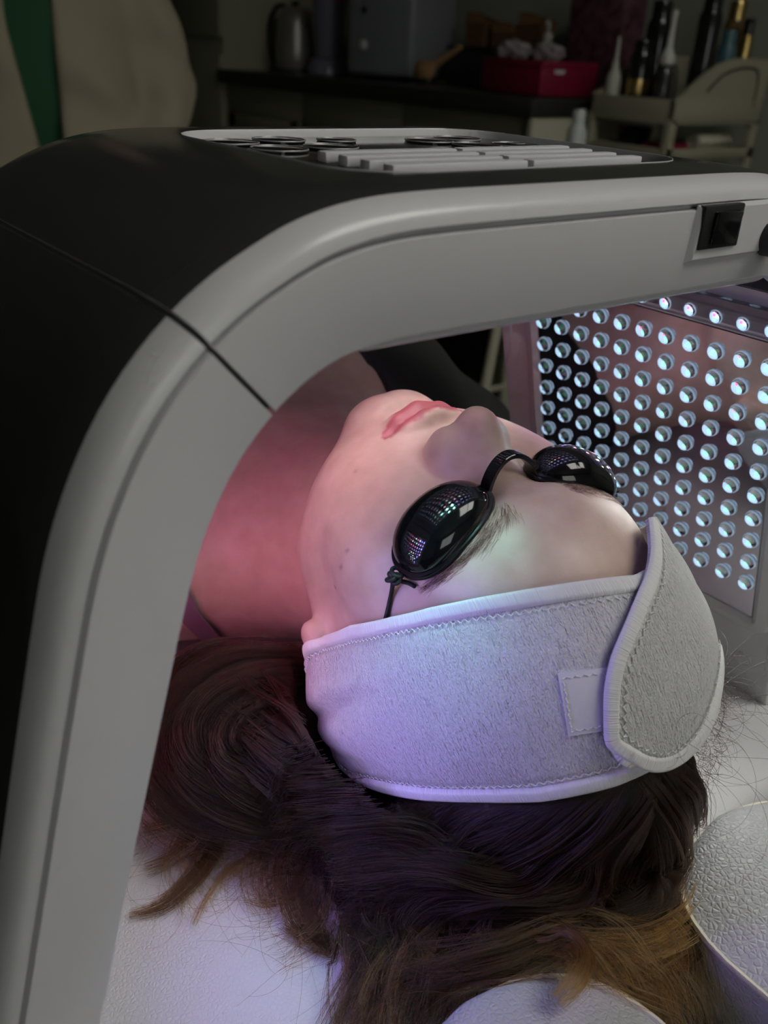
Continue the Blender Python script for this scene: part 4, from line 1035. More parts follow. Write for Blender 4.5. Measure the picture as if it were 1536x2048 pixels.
# ================================================================ hair
GUIDES = [
    ('A', 0.05, 900, 6, 9, [(0.2343, 0.1376, 0.8265), (0.2369, 0.1309, 0.8069), (0.2417, 0.1282, 0.7842), (0.2563, 0.1318, 0.745), (0.2455, 0.1307, 0.733), (0.2227, 0.1416, 0.728), (0.2008, 0.1618, 0.726), (0.1812, 0.1855, 0.722), (0.1628, 0.2055, 0.718)]),
    ('A', 0.05, 1100, 6, 9, [(0.2427, 0.1353, 0.8264), (0.2348, 0.132, 0.8095), (0.2298, 0.1319, 0.7855), (0.2251, 0.1412, 0.7551), (0.2012, 0.154, 0.745), (0.1812, 0.1803, 0.733), (0.1618, 0.2082, 0.725)]),
    ('A', 0.04, 1100, 6, 9, [(0.2417, 0.1329, 0.8194), (0.2257, 0.1346, 0.8028), (0.2171, 0.1394, 0.7816), (0.2064, 0.1558, 0.7578), (0.1798, 0.1718, 0.752), (0.1703, 0.1963, 0.738), (0.1611, 0.2182, 0.728)]),
    ('A', 0.03, 1100, 6, 9, [(0.2333, 0.1353, 0.8195), (0.2164, 0.1398, 0.799), (0.2045, 0.1518, 0.7758), (0.1954, 0.1745, 0.7518), (0.1704, 0.1909, 0.75), (0.1612, 0.2152, 0.738)]),
    ('A', 0.02, 1100, 6, 9, [(0.221, 0.1406, 0.8172), (0.2046, 0.1501, 0.7948), (0.1938, 0.1672, 0.7727), (0.1892, 0.1972, 0.7424), (0.1646, 0.2001, 0.755), (0.1609, 0.2223, 0.742)]),
    ('A', 0.02, 1000, 6, 8, [(0.2069, 0.1506, 0.8123), (0.1941, 0.1643, 0.7879), (0.1862, 0.1865, 0.7633), (0.1683, 0.1989, 0.762), (0.1637, 0.2193, 0.75), (0.1618, 0.2347, 0.738)]),
    ('A', 0.02, 900, 6, 8, [(0.1946, 0.1645, 0.8033), (0.185, 0.1838, 0.7769), (0.1827, 0.2101, 0.7509), (0.1613, 0.2097, 0.765), (0.1608, 0.2298, 0.75), (0.156, 0.2457, 0.735)]),
    ('A', 0.02, 800, 6, 8, [(0.185, 0.1832, 0.7965), (0.1799, 0.2076, 0.7644), (0.1861, 0.2423, 0.7311), (0.1589, 0.2274, 0.76), (0.1571, 0.2435, 0.745), (0.1517, 0.2511, 0.733)]),
    ('A', 0.02, 700, 6, 8, [(0.1775, 0.2098, 0.7878), (0.1823, 0.238, 0.7472), (0.1624, 0.229, 0.765), (0.1593, 0.243, 0.75), (0.1522, 0.2519, 0.735)]),
    ('A', 0.02, 600, 6, 8, [(0.1763, 0.2351, 0.7832), (0.1844, 0.2605, 0.7436), (0.1622, 0.2399, 0.765), (0.159, 0.2504, 0.75), (0.1519, 0.2557, 0.735)]),
    ('A', 0.04, 900, 5, 7, [(0.2485, 0.1362, 0.8301), (0.2501, 0.1304, 0.8147), (0.2538, 0.1271, 0.796), (0.2718, 0.1353, 0.755), (0.2639, 0.134, 0.738), (0.2516, 0.1345, 0.728), (0.2365, 0.1392, 0.722)]),
    ('A', 0.06, 600, 5, 8, [(0.2435, 0.1344, 0.8244), (0.2451, 0.1287, 0.8043), (0.251, 0.1273, 0.7795), (0.2645, 0.1324, 0.742), (0.254, 0.1278, 0.73), (0.2427, 0.1261, 0.722)]),
    ('A', 0.04, 800, 10, 10, [(0.2337, 0.1333, 0.7664), (0.2344, 0.1418, 0.7443), (0.2073, 0.1556, 0.735), (0.1863, 0.176, 0.725), (0.1644, 0.1938, 0.718), (0.1514, 0.2001, 0.712)]),
    ('A', 0.04, 600, 10, 10, [(0.2139, 0.1512, 0.7517), (0.1981, 0.162, 0.745), (0.1823, 0.1782, 0.73), (0.1649, 0.1877, 0.718), (0.1503, 0.1813, 0.712)]),
    ('B', 0.03, 800, 8, 9, [(0.2143, 0.3093, 0.752), (0.1949, 0.3167, 0.757), (0.1721, 0.327, 0.757), (0.1474, 0.3244, 0.754), (0.1295, 0.3124, 0.748), (0.1208, 0.2982, 0.736), (0.1277, 0.2808, 0.725), (0.1477, 0.262, 0.72), (0.1672, 0.2423, 0.716)]),
    ('B', 0.03, 800, 8, 8, [(0.2009, 0.2939, 0.755), (0.18, 0.2972, 0.762), (0.1581, 0.3014, 0.763), (0.1391, 0.3001, 0.758), (0.1287, 0.29, 0.75), (0.1332, 0.2759, 0.738), (0.1539, 0.2591, 0.728), (0.172, 0.2415, 0.72)]),
    ('B', 0.03, 700, 7, 8, [(0.1912, 0.2836, 0.757), (0.171, 0.2825, 0.764), (0.1527, 0.2823, 0.764), (0.14, 0.2781, 0.756), (0.1436, 0.2673, 0.745), (0.161, 0.2536, 0.733), (0.1764, 0.2361, 0.722)]),
    ('B', 0.03, 700, 8, 8, [(0.1702, 0.2991, 0.765), (0.1711, 0.2655, 0.767), (0.1726, 0.2456, 0.758), (0.1726, 0.2317, 0.743), (0.1695, 0.2172, 0.728), (0.1615, 0.211, 0.718)]),
    ('B', 0.03, 600, 8, 8, [(0.1529, 0.292, 0.763), (0.1594, 0.2634, 0.76), (0.1679, 0.2443, 0.75), (0.1707, 0.2286, 0.735), (0.1663, 0.2161, 0.722)]),
    ('B', 0.03, 500, 8, 9, [(0.1974, 0.3257, 0.752), (0.1731, 0.3451, 0.75), (0.1499, 0.3438, 0.748), (0.1309, 0.3242, 0.742), (0.1199, 0.3105, 0.73), (0.1187, 0.2991, 0.718), (0.1288, 0.2843, 0.712)]),
    ('B', 0.03, 500, 7, 9, [(0.1481, 0.2791, 0.757), (0.1568, 0.2593, 0.75), (0.1646, 0.2469, 0.738), (0.1604, 0.2403, 0.722), (0.15, 0.2361, 0.714)]),
    ('B', 0.03, 400, 6, 8, [(0.1761, 0.265, 0.765), (0.1739, 0.2496, 0.76), (0.1728, 0.2398, 0.748), (0.1689, 0.2298, 0.735)]),
    ('C', 0.25, 110, 5, 3, [(0.1586, 0.2627, 0.716), (0.1461, 0.2779, 0.712), (0.1335, 0.2939, 0.709), (0.1211, 0.3004, 0.706), (0.1096, 0.3062, 0.703)]),
    ('C', 0.18, 120, 4, 2, [(0.144, 0.274, 0.715), (0.1346, 0.276, 0.711), (0.1236, 0.2688, 0.707), (0.1109, 0.2631, 0.705), (0.0979, 0.2609, 0.703), (0.0853, 0.2653, 0.702)]),
    ('C', 0.45, 40, 3, 2, [(0.1687, 0.2571, 0.718), (0.1473, 0.2571, 0.712), (0.1299, 0.2582, 0.708), (0.1143, 0.2521, 0.704), (0.1049, 0.2454, 0.702)]),
    ('C', 0.2, 60, 5, 3, [(0.135, 0.2814, 0.714), (0.1255, 0.2781, 0.71), (0.1108, 0.2788, 0.706), (0.1003, 0.2825, 0.703)]),
    ('C', 0.2, 70, 4, 2, [(0.1596, 0.2514, 0.722), (0.1454, 0.2403, 0.713), (0.1398, 0.222, 0.707), (0.1424, 0.2067, 0.704), (0.1442, 0.2007, 0.703), (0.1484, 0.2109, 0.706)]),
    ('C', 0.2, 90, 4, 2, [(0.1636, 0.2451, 0.722), (0.1508, 0.2333, 0.713), (0.1458, 0.2168, 0.708), (0.1445, 0.2043, 0.705), (0.1393, 0.2114, 0.703), (0.135, 0.2242, 0.702)]),
    ('C', 0.15, 90, 5, 3, [(0.1699, 0.2268, 0.722), (0.1611, 0.2102, 0.713), (0.1509, 0.1928, 0.708), (0.1383, 0.1811, 0.704), (0.1272, 0.1724, 0.703)]),
    ('C', 0.25, 60, 6, 4, [(0.1555, 0.2576, 0.716), (0.142, 0.2526, 0.71), (0.1346, 0.2422, 0.706), (0.1346, 0.2296, 0.703)]),
    ('C', 0.3, 40, 8, 8, [(0.1365, 0.2792, 0.715), (0.1209, 0.2789, 0.709), (0.112, 0.2666, 0.704), (0.1098, 0.248, 0.702)]),
    ('C', 0.3, 50, 5, 5, [(0.142, 0.2752, 0.712), (0.1431, 0.2634, 0.709), (0.1446, 0.2593, 0.707), (0.1322, 0.2626, 0.704), (0.1217, 0.2619, 0.702)]),
    ('C', 0.2, 60, 9, 12, [(0.1625, 0.2433, 0.718), (0.149, 0.2345, 0.71), (0.1368, 0.2353, 0.705), (0.1274, 0.245, 0.702)]),
    ('C', 0.2, 50, 8, 12, [(0.1615, 0.2259, 0.716), (0.1503, 0.2167, 0.708), (0.1372, 0.2119, 0.704), (0.123, 0.2124, 0.702)]),
    ('D', 0.08, 340, 8, 9, [(0.1697, 0.2012, 0.722), (0.157, 0.1923, 0.716), (0.1499, 0.179, 0.712), (0.1374, 0.1716, 0.707), (0.1279, 0.1663, 0.704)]),
    ('D', 0.5, 200, 7, 7, [(0.1845, 0.1738, 0.724), (0.1678, 0.1753, 0.72), (0.1511, 0.1711, 0.714), (0.1362, 0.162, 0.708)]),
    ('D', 0.6, 150, 6, 6, [(0.1749, 0.1749, 0.724), (0.1625, 0.1718, 0.719), (0.1481, 0.1656, 0.714), (0.1369, 0.1567, 0.708)]),
    ('D', 0.22, 420, 9, 7, [(0.2133, 0.1345, 0.735), (0.2027, 0.1378, 0.736), (0.1845, 0.1431, 0.732), (0.1692, 0.1533, 0.724), (0.1573, 0.165, 0.716), (0.1441, 0.1727, 0.709)]),
    ('D', 0.6, 200, 5, 3, [(0.1953, 0.1416, 0.738), (0.2027, 0.1313, 0.742), (0.1998, 0.1208, 0.746), (0.1901, 0.115, 0.748), (0.178, 0.1141, 0.747)]),
    ('D', 0.8, 420, 9, 8, [(0.2756, 0.1207, 0.722), (0.2591, 0.1155, 0.724), (0.2358, 0.117, 0.728), (0.2159, 0.126, 0.732), (0.2002, 0.1402, 0.733), (0.189, 0.1555, 0.728)]),
    ('D', 0.8, 420, 10, 12, [(0.2107, 0.1345, 0.734), (0.2164, 0.1236, 0.73), (0.2215, 0.1115, 0.722), (0.2281, 0.0987, 0.705)]),
    ('D', 0.95, 420, 10, 14, [(0.2236, 0.1301, 0.732), (0.2272, 0.1169, 0.726), (0.2304, 0.1053, 0.716), (0.2314, 0.0954, 0.7)]),
    ('D', 0.85, 400, 10, 14, [(0.2468, 0.1251, 0.726), (0.2449, 0.1125, 0.72), (0.2413, 0.1027, 0.71), (0.2364, 0.0932, 0.695)]),
    ('D', 0.7, 260, 7, 8, [(0.2582, 0.1269, 0.728), (0.2554, 0.1172, 0.722), (0.2484, 0.1091, 0.715), (0.2425, 0.1024, 0.7)]),
    ('D', 0.1, 300, 12, 14, [(0.1919, 0.1734, 0.728), (0.1807, 0.1689, 0.72), (0.1692, 0.1609, 0.714), (0.1539, 0.1509, 0.706)]),
    ('D', 0.05, 300, 12, 14, [(0.1769, 0.19, 0.722), (0.165, 0.181, 0.716), (0.1592, 0.1671, 0.712), (0.145, 0.1548, 0.706)]),
    ('D', 0.5, 200, 9, 9, [(0.1929, 0.1545, 0.732), (0.181, 0.1523, 0.726), (0.1661, 0.1519, 0.718), (0.1518, 0.1485, 0.708)]),
]
hair_m = bpy.data.materials.new('hair'); hair_m.use_nodes = True
N_, L_ = hair_m.node_tree.nodes, hair_m.node_tree.links; N_.clear()
hb = N_.new('ShaderNodeBsdfHairPrincipled'); ho = N_.new('ShaderNodeOutputMaterial'); ha = N_.new('ShaderNodeAttribute'); ha.attribute_name = 'tint'
hb.parametrization = 'COLOR'
setin(hb, 'IOR', 1.42); setin(hb, 'Roughness', 0.28); setin(hb, 'Radial Roughness', 0.35); setin(hb, 'Random Roughness', 0.2)
L_.new(ha.outputs['Color'], hb.inputs['Color']); L_.new(hb.outputs[0], ho.inputs['Surface'])
sc.cycles_curves.shape = 'RIBBONS'
def hair_object(name, strands, cols, rad, parent):
    """strands: list of (n, 3) arrays in world coordinates."""
    off = OFF[parent.name] if parent.name in OFF else np.zeros(3)
    c = bpy.data.hair_curves.new(name)
    c.add_curves([len(s_) for s_ in strands])
    P = np.vstack(strands) - off
    c.attributes['position'].data.foreach_set('vector', P.astype(np.float32).ravel())
    at = c.attributes.get('radius') or c.attributes.new('radius', 'FLOAT', 'POINT')
    R = np.concatenate([rad * (1 - .55 * np.linspace(0, 1, len(s_)) ** 2) for s_ in strands]).astype(np.float32)
    cols = [np.asarray(q) for q in cols]
    at.data.foreach_set('value', R)
    ca = c.attributes.new('tint', 'FLOAT_COLOR', 'POINT')
    ca.data.foreach_set('color', np.c_[np.vstack(cols), np.ones(len(P))].astype(np.float32).ravel())
    c.materials.append(hair_m)
    o = bpy.data.objects.new(name, c); COL.objects.link(o); o.parent = parent
    return o
DARK, GOLD = np.array([.0065, .0032, .0027]), np.array([.21, .085, .022])
def bundle(Q, N, r0, r1, c0, n=20, frizz=1.0):
    """N strands round the guide line Q; r0, r1 in mm. Returns (N, n, 3) points and colours."""
    g = spline(np.array(Q), n); T = np.gradient(g, axis=0); T /= np.linalg.norm(T, axis=1)[:, None]
    A = np.cross(T, [0.05, 0.03, 1.0]); A /= np.linalg.norm(A, axis=1)[:, None]; B = np.cross(A, T)
    t = np.linspace(0, 1, n); U1 = lambda *s_: rng.uniform(*s_, size=(N, 1)); G1 = lambda: rng.normal(size=(N, 1))
    ncl = max(4, N // 9); k = rng.integers(ncl, size=N)
    cl = (rng.normal(size=(ncl, 2)) * .60)[k]; clp = rng.uniform(0, 6.28, (ncl, 2))[k]; cla = (rng.normal(size=(ncl, 2)) * .28)[k]; tone = np.exp(rng.normal(size=ncl) * .45)[k][:, None]
    r = ((r0 + (r1 - r0) * t) * 1e-3)[None, :]
    spread = (.10 + .16 * t ** 1.5)[None, :]
    a = (cl[:, :1] + G1() * spread + cla[:, :1] * np.sin(6.0 * t[None] + clp[:, :1])) * r + G1() * .30e-3 * frizz * np.sin(t[None] * U1(4, 11) + U1(0, 6.28))
    b = (cl[:, 1:] * .75 + G1() * spread * .8 + cla[:, 1:] * np.sin(5.6 * t[None] + clp[:, 1:])) * r + G1() * .26e-3 * frizz * np.sin(t[None] * U1(4, 11) + U1(0, 6.28))
    stray = (rng.random((N, 1)) < .06 * frizz) * U1(2.0, 6.5) * 1e-3 * np.clip(t[None] - U1(0, .6), 0, 1) ** 1.3; an = U1(0, 6.28)
    a = a + stray * np.cos(an) * 2.0; b = b + stray * np.abs(np.sin(an)) * 1.2
    P = g[None] + A[None] * a[..., None] + B[None] * b[..., None]
    e0 = 1 - rng.random((N, 1)) ** 2.2 * .40; s0 = U1(0, .10)
    u = np.clip(s0 + (e0 - s0) * t[None], 0, 1) * (n - 1); i0 = np.minimum(u.astype(int), n - 2); w_ = (u - i0)[..., None]; ii = np.arange(N)[:, None]
    P = P[ii, i0] * (1 - w_) + P[ii, i0 + 1] * w_
    P[..., 2] = np.where(P[..., 1] > .140, np.maximum(P[..., 2], BED + .0006), P[..., 2])
    wc = np.clip(c0 + G1() * .10 * (c0 + .12) + (t[None] - .5) * .35 * c0, 0, 1)[..., None]
    Cc = (DARK * (1 - wc) + GOLD * wc) * (tone * np.exp(G1() * .25))[..., None]
    return P, np.clip(Cc, 0, .8)
def keep_off_skull(p, gap=2.0):
    L = to_local(p); d = skull(L)
    near = d < gap
    if near.any():
        q = L[near]; e = .5
        Gd = np.stack([skull(q + v) - skull(q - v) for v in np.eye(3) * e], 1) / (2 * e)
        Gd /= np.linalg.norm(Gd, axis=1)[:, None] + 1e-6
        q = q + Gd * (gap - d[near])[:, None]
        p[near] = to_w(q)
    return p
def tuck_under_band(p):
    """strands that lie where the headband is are drawn in beneath the cloth."""
    L = to_local(p); v = L - BC; r = np.linalg.norm(v, axis=1); th = np.degrees(np.arccos(np.clip(v @ BA / r, -1, 1))); ph = np.degrees(np.arctan2(v @ BE1, v @ BE2))
    over = th - edge(BACK, ph)                       # degrees in from the back edge (positive: under the cloth)
    sel = (over > -24) & (th < 125) & (r < 150)
    if sel.any():
        o_ = np.clip(-over[sel], 0, 24)
        rs, d = polar_r(ph[sel], th[sel], 1.2); hm = 1.7 + 1.1 * o_ + .22 * np.clip(o_ - 3, 0, 30) ** 2
        h = np.maximum(r[sel] - rs, 0)
        hn = np.minimum(r[sel] - rs, hm * (1 - np.exp(-h / hm)))
        wt_ = np.interp(ph[sel], [62, 96], [1, 0]) * np.clip((60 - h) / 20, 0, 1)
        rn = wt_ * (rs + hn) + (1 - wt_) * r[sel]
        p[sel] = to_w(BC + d * rn[:, None])
    return p
def trim_over_band(PS):
    """keeps of each strand only the longest stretch that does not lie on top of the headband."""
    N, n = PS.shape[:2]; p = PS.reshape(-1, 3)
    L = to_local(p); v = L - BC; r = np.linalg.norm(v, axis=1); th = np.degrees(np.arccos(np.clip(v @ BA / r, -1, 1))); ph = np.degrees(np.arctan2(v @ BE1, v @ BE2))
    bad = (th - edge(BACK, ph) > -.5) & (th - edge(FRONT, ph) < .5) & (r < 122)
    i = np.where(bad)[0]
    if len(i):
        rs, _ = polar_r(ph[i], th[i], 2.6); h = r[i] - rs; bad[i] = (h > 0) & (h < 15)
    bad = bad.reshape(N, n); keep = np.ones(N, bool)
    for k in np.where(bad.any(1))[0]:
        best, cur = (0, 0), None
        for j in range(n + 1):
            if j < n and not bad[k, j]:
                if cur is None: cur = j
            elif cur is not None:
                if j - cur > best[1] - best[0]: best = (cur, j)
                cur = None
        a0, b0 = best
        if b0 - a0 < 2: keep[k] = False; continue
        PS[k] = resample(PS[k, a0:b0], n)
    return PS[keep], keep
# dense under-mass of the hair: cap on the skull and the pile lying on the table
def hair_mass(P):
    x, y, z = P; s_ = HS * 1e-3
    q = [((x - HT[0]) * HR[0, i] + (y - HT[1]) * HR[1, i] + (z - HT[2]) * HR[2, i]) / s_ for i in range(3)]
    capd = smin(cranium(q, 4.0), ell(q, (0, 60, -45), (68, 70, 58)), 10) * s_
    # only behind the headband's front line
    dx = [q[0], q[1] - 25, q[2]]; rr_ = np.sqrt(dx[0] ** 2 + dx[1] ** 2 + dx[2] ** 2) + 1e-6
    ct = (dx[0] * BA[0] + dx[1] * BA[1] + dx[2] * BA[2]) / rr_
    capd = np.maximum(capd, (math.cos(math.radians(55.5)) - ct) * rr_ * s_)
    d = capd
    for c, r in (((.176, .290, .712), (.034, .052, .036)), ((.180, .255, .707), (.022, .034, .018)), ((.196, .325, .716), (.030, .035, .030)), ((.200, .215, .716), (.045, .042, .026)), ((.228, .170, .715), (.050, .026, .022)), ((.252, .157, .713), (.034, .020, .024)), ((.205, .180, .705), (.030, .022, .010)), ((.222, .150, .706), (.034, .020, .012))):
        d = smin(d, ell((x, y, z), c, r), .010)
    return np.maximum(np.maximum(d, BED + .0012 - z), np.minimum(.1475 - y, .745 - z))
xs2 = grid_axis([(.115, .365, .0032)]); ys2 = grid_axis([(.115, .385, .0032)]); zs2 = grid_axis([(.694, .90, .0032)])
hv, hf = mesh_sdf(hair_mass, xs2, ys2, zs2)
under = mat('hair_under', (.010, .006, .005), 0.7, 0.0, 0.15)
hv[:, 2] = np.maximum(hv[:, 2], BED + .0008)
hair = obj('hair', hv, hf, under, woman, True)
for kks, nm in (('A', 'crown_strands'), ('B', 'curled_lock'), ('C', 'wispy_ends'), ('D', 'golden_ends')):
    PS, CS = [], []
    for kk, c0, N, r0, r1, Q in GUIDES:
        if kk != kks: continue
        P, Cc = bundle(Q, int(N * {'A': 1.5, 'B': 1.3, 'C': 1.6, 'D': 1.1}[kk]), r0, r1, c0, frizz={'A': .8, 'B': 1.0, 'C': 1.6, 'D': 1.2}[kk]); PS.append(P); CS.append(Cc)
    PS, CS = np.concatenate(PS), np.concatenate(CS); sh = PS.shape
    if kks in 'AB':
        fl = keep_off_skull(PS.reshape(-1, 3), 2.0); PS, kp = trim_over_band(tuck_under_band(fl).reshape(sh) if kks == 'A' else fl.reshape(sh)); CS = CS[kp]
    o = hair_object(nm, PS, CS, {'C': .00008, 'D': .00010}.get(kks, .00011), hair); o['kind'] = 'stuff'
# short frizz and loose loops standing off the far side and the pile
st, cl_ = [], []
def arc(p0, d0, L, curl, n=16):
    p = np.array(p0, float); d = np.array(d0, float); d /= np.linalg.norm(d); out = [p.copy()]
    axv = rng.normal(size=3); axv[2] *= 2.5; axv /= np.linalg.norm(axv)
    for i in range(n - 1):
        d = d + np.cross(axv, d) * curl / n; d[2] -= .03; d /= np.linalg.norm(d)
        p = p + d * L / n; p[2] = max(p[2], BED + .0006); out.append(p.copy())
    return np.array(out)
for _ in range(300):                      # the frizzy edge on the far side of the crown
    th = rng.uniform(38, 64); ph = rng.uniform(-75, 6)
    P = polar_pt(np.array([ph]), np.array([th]), 6.0)[0]; dn = P - to_w(BC)
    d0 = dn / np.linalg.norm(dn) * .6 + np.array([.55, -.15, -.6]) + rng.normal(size=3) * .5
    st.append(arc(P, d0, rng.uniform(.006, .024), rng.normal() * 5)); cl_.append(np.tile(DARK * rng.uniform(.6, 1.6), (16, 1)))
for _ in range(46):
    th = rng.uniform(45, 66); ph = rng.uniform(-60, -5)
    P = polar_pt(np.array([ph]), np.array([th]), 6.0)[0]
    st.append(arc(P, np.array([.8, -.1, -.25]) + rng.normal(size=3) * .35, rng.uniform(.04, .10), rng.normal() * 4)); cl_.append(np.tile(DARK * rng.uniform(.8, 1.8), (16, 1)))
for _ in range(420):                      # loose hairs over the table around the near ends
    px = rng.uniform(0, 1); P = np.array([.125 + .06 * px + rng.normal() * .012, .30 - .10 * px + rng.normal() * .02, BED + rng.uniform(.004, .016)])
    st.append(arc(P, np.array([-.8, -.7, .0]) + rng.normal(size=3) * .6, rng.uniform(.015, .07), rng.normal() * 3.5)); w_ = rng.uniform(.1, .5)
    cl_.append(np.tile((DARK * (1 - w_) + GOLD * w_), (16, 1)))
for _ in range(160):
    P = np.array([.19 + rng.normal() * .03, .185 + rng.normal() * .02, BED + rng.uniform(.02, .032)])
    st.append(arc(P, rng.normal(size=3) * np.array([1, 1, .3]), rng.uniform(.015, .05), rng.normal() * 3)); w_ = rng.uniform(.1, .6)
    cl_.append(np.tile((DARK * (1 - w_) + GOLD * w_), (16, 1)))
o = hair_object('stray_hairs', st, cl_, .00006, hair); o['kind'] = 'stuff'
# eyebrows
for sd in (1, -1):
    n_ = 620; t = rng.random(n_) ** .9; x = 13 + 43 * t
    y = np.interp(t, [0, .5, .8, 1], [32, 37.5, 36, 31]) + rng.normal(size=n_) * np.interp(t, [0, .3, 1], [2.6, 2.3, 1.2])
    p = skin_pts(np.stack([x, y, np.interp(t, [0, .6, 1], [94, 84, 70])], 1), .1)
    d0 = np.stack([np.interp(t, [0, .25, 1], [.35, .95, .9]), np.interp(t, [0, .25, .6, 1], [1.0, .55, .0, -.45]), -.25 - .35 * t], 1) + rng.normal(size=(n_, 3)) * .14
    d0 /= np.linalg.norm(d0, axis=1)[:, None]; L = rng.uniform(4.5, 8.5, n_)
    pts = p[:, None] + d0[:, None] * (L[:, None] * np.linspace(0, 1, 6)[None])[..., None]
    pts = skin_pts(pts.reshape(-1, 3), np.tile(np.linspace(.05, .6, 6), n_)).reshape(n_, 6, 3)
    cl_ = np.tile(np.array([.045, .027, .021]), (n_, 6, 1)) * rng.uniform(.6, 1.3, (n_, 1, 1))
    o = hair_object('eyebrow', list(to_w(pts * np.array([sd, 1, 1]))), list(cl_), .000045, woman); o['kind'] = 'stuff'
# ================================================================ clothes of the lying woman
top_m = mat('black_jersey', (0.010, 0.010, 0.011), 0.8); add_bump(top_m, 'noise', 500, .15, .0005)
strap_m = mat('mauve_strap', (0.22, 0.13, 0.20), 0.6)
trouser_m = mat('dark_trousers', (0.02, 0.022, 0.028), 0.85)
def top_sdf(P):
    x, y, z = P
    d = woman_sdf(P) - .0035
    yn = np.interp(np.asarray(x), [-.1, .10, .14, .18, .29, .325, .345, .60], [.60, .56, .53, .52, .50, .46, .36, .36])
    return smax(smax(d, yn - y, .004), y - 1.03, .004)
tv_, tf_ = mesh_sdf(top_sdf, grid_axis([(-.03, .28, .008), (.28, .57, .005)]), grid_axis([(.365, .50, .0045), (.50, 1.06, .008)]), grid_axis([(.692, .95, .006)]))
tv_[:, 2] = np.maximum(tv_[:, 2], BED + .001)
obj('black_top', tv_, tf_, top_m, woman, True)
def pants_sdf(P):
    x, y, z = P
    d = body_sdf(x, y, z) - .008
    arms = np.abs(np.asarray(x) - .268) - .205
    return smax(smax(smax(d, 1.01 - y, .004), y - 1.90, .004), arms, .01)
tv_, tf_ = mesh_sdf(pants_sdf, grid_axis([(.03, .51, .010)]), grid_axis([(.98, 1.94, .012)]), grid_axis([(.692, .92, .009)]))
tv_[:, 2] = np.maximum(tv_[:, 2], BED + .001)
obj('trousers', tv_, tf_, trouser_m, woman, True)
# thin shoulder strap over the near shoulder
def push_body(P, off):
    P = np.array(P, float); f = lambda V: woman_sdf((V[:, 0], V[:, 1], V[:, 2]))
    for _ in range(5):
        d0 = f(P); Gd = np.stack([f(P + e) - f(P - e) for e in np.eye(3) * 4e-4], 1) / 8e-4
        P -= Gd * (d0 - off)[:, None]
    return P
c_ = spline(push_body([(.150, .53, .86), (.150, .48, .83), (.160, .44, .80), (.174, .398, .772), (.178, .388, .755), (.184, .386, .742), (.190, .388, .728), (.196, .394, .712)], .002), 60)
c_ = push_body(c_, .0022)
Tn_ = np.gradient(c_, axis=0); Tn_ /= np.linalg.norm(Tn_, axis=1)[:, None]
nrm_ = push_body(c_, .008) - push_body(c_, .002); nrm_ /= np.linalg.norm(nrm_, axis=1)[:, None]
sd_ = np.cross(Tn_, nrm_)
A_ = np.stack([c_ - sd_ * .0055, c_ - sd_ * .0055 + nrm_ * .0012, c_ + sd_ * .0055 + nrm_ * .0012, c_ + sd_ * .0055], 1)
F_ = []
for i in range(59):
    for j in range(4): F_.append((i * 4 + j, i * 4 + (j + 1) % 4, i * 4 + 4 + (j + 1) % 4, i * 4 + 4 + j))
obj('shoulder_strap', A_.reshape(-1, 3), F_, strap_m, woman, True, 40)

# ================================================================ the attendant standing at the foot of the table
PC = np.array([.800, 2.23]); pf = -PC / np.linalg.norm(PC); pr = np.array([-pf[1], pf[0]]); PZ = .94     # facing; pr points to the picture's right
if pr[0] < 0: pr = -pr
PC = PC - pr * .055
def pl_(P):      # world -> person frame: x sideways, y forward, z up
    x, y, z = P; dx, dy = x - PC[0], y - PC[1]
    return dx * pr[0] + dy * pr[1], dx * pf[0] + dy * pf[1], z / PZ
def att_body(P):
    x, y, z = pl_(P); X = np.abs(x); p = (X, y, z)
    d = ell(p, (0, -.01, 1.27), (.165, .105, .24))
    d = smin(d, ell(p, (0, 0, 1.02), (.15, .10, .20)), .08)
    d = smin(d, ell(p, (0, -.01, .90), (.175, .12, .14)), .06)
    d = smin(d, cap(p, (.10, -.02, 1.43), (.185, -.02, 1.405), .05, .05), .05)
    d = smin(d, cap(p, (0, -.02, 1.40), (0, .0, 1.53), .055, .05), .04)
    d = smin(d, cap(p, (.195, -.02, 1.40), (.272, -.03, .985), .047, .04), .04)
    d = smin(d, cap(p, (.272, -.03, .985), (.235, .15, .83), .04, .028), .03)
    d = smin(d, ell(p, (.225, .185, .80), (.030, .045, .045)), .02)
    for k in range(4): d = smin(d, cap(p, (.205 + .013 * k, .20, .785), (.195 + .012 * k, .215, .715 + .005 * abs(k - 1)), .010, .0085), .006)
    d = smin(d, cap(p, (.200, .20, .80), (.165, .215, .765), .012, .009), .008)
    d = smin(d, cap(p, (.09, 0, .86), (.095, .01, .48), .085, .055), .06)
    d = smin(d, cap(p, (.095, .01, .48), (.10, -.02, .10), .055, .038), .03)
    d = smin(d, cap(p, (.10, -.03, .055), (.115, .12, .045), .04, .035), .02)
    if float(np.max(z)) > 1.44:
        s_ = .98e-3; q = (x / s_, (z - 1.60) / s_, (y - .012) / s_)
        d = smin(d, head_sdf(*q) * s_, .01)
    return d
def mesh_att(fn, z0, z1, h, half=.42, dep=.36):
    cs = [PC + pr * a + pf * b for a in (-half, half) for b in (-dep, dep)]
    xa, xb = min(c[0] for c in cs), max(c[0] for c in cs); ya, yb = min(c[1] for c in cs), max(c[1] for c in cs)
    return mesh_sdf(fn, grid_axis([(xa, xb, h)]), grid_axis([(ya, yb, h)]), grid_axis([(z0, z1, h)]), 16)
att = empty('person', (PC[0], PC[1], 0), 'standing person in open beige jacket over green top beyond the light arch', 'person')
skin2 = mat('attendant_skin', (.45, .29, .22), .5)
v_, f_ = mesh_att(att_body, -.01, 1.70, .0105)
v_[:, 2] = np.maximum(v_[:, 2], .001)
obj('body', v_, f_, skin2, att)
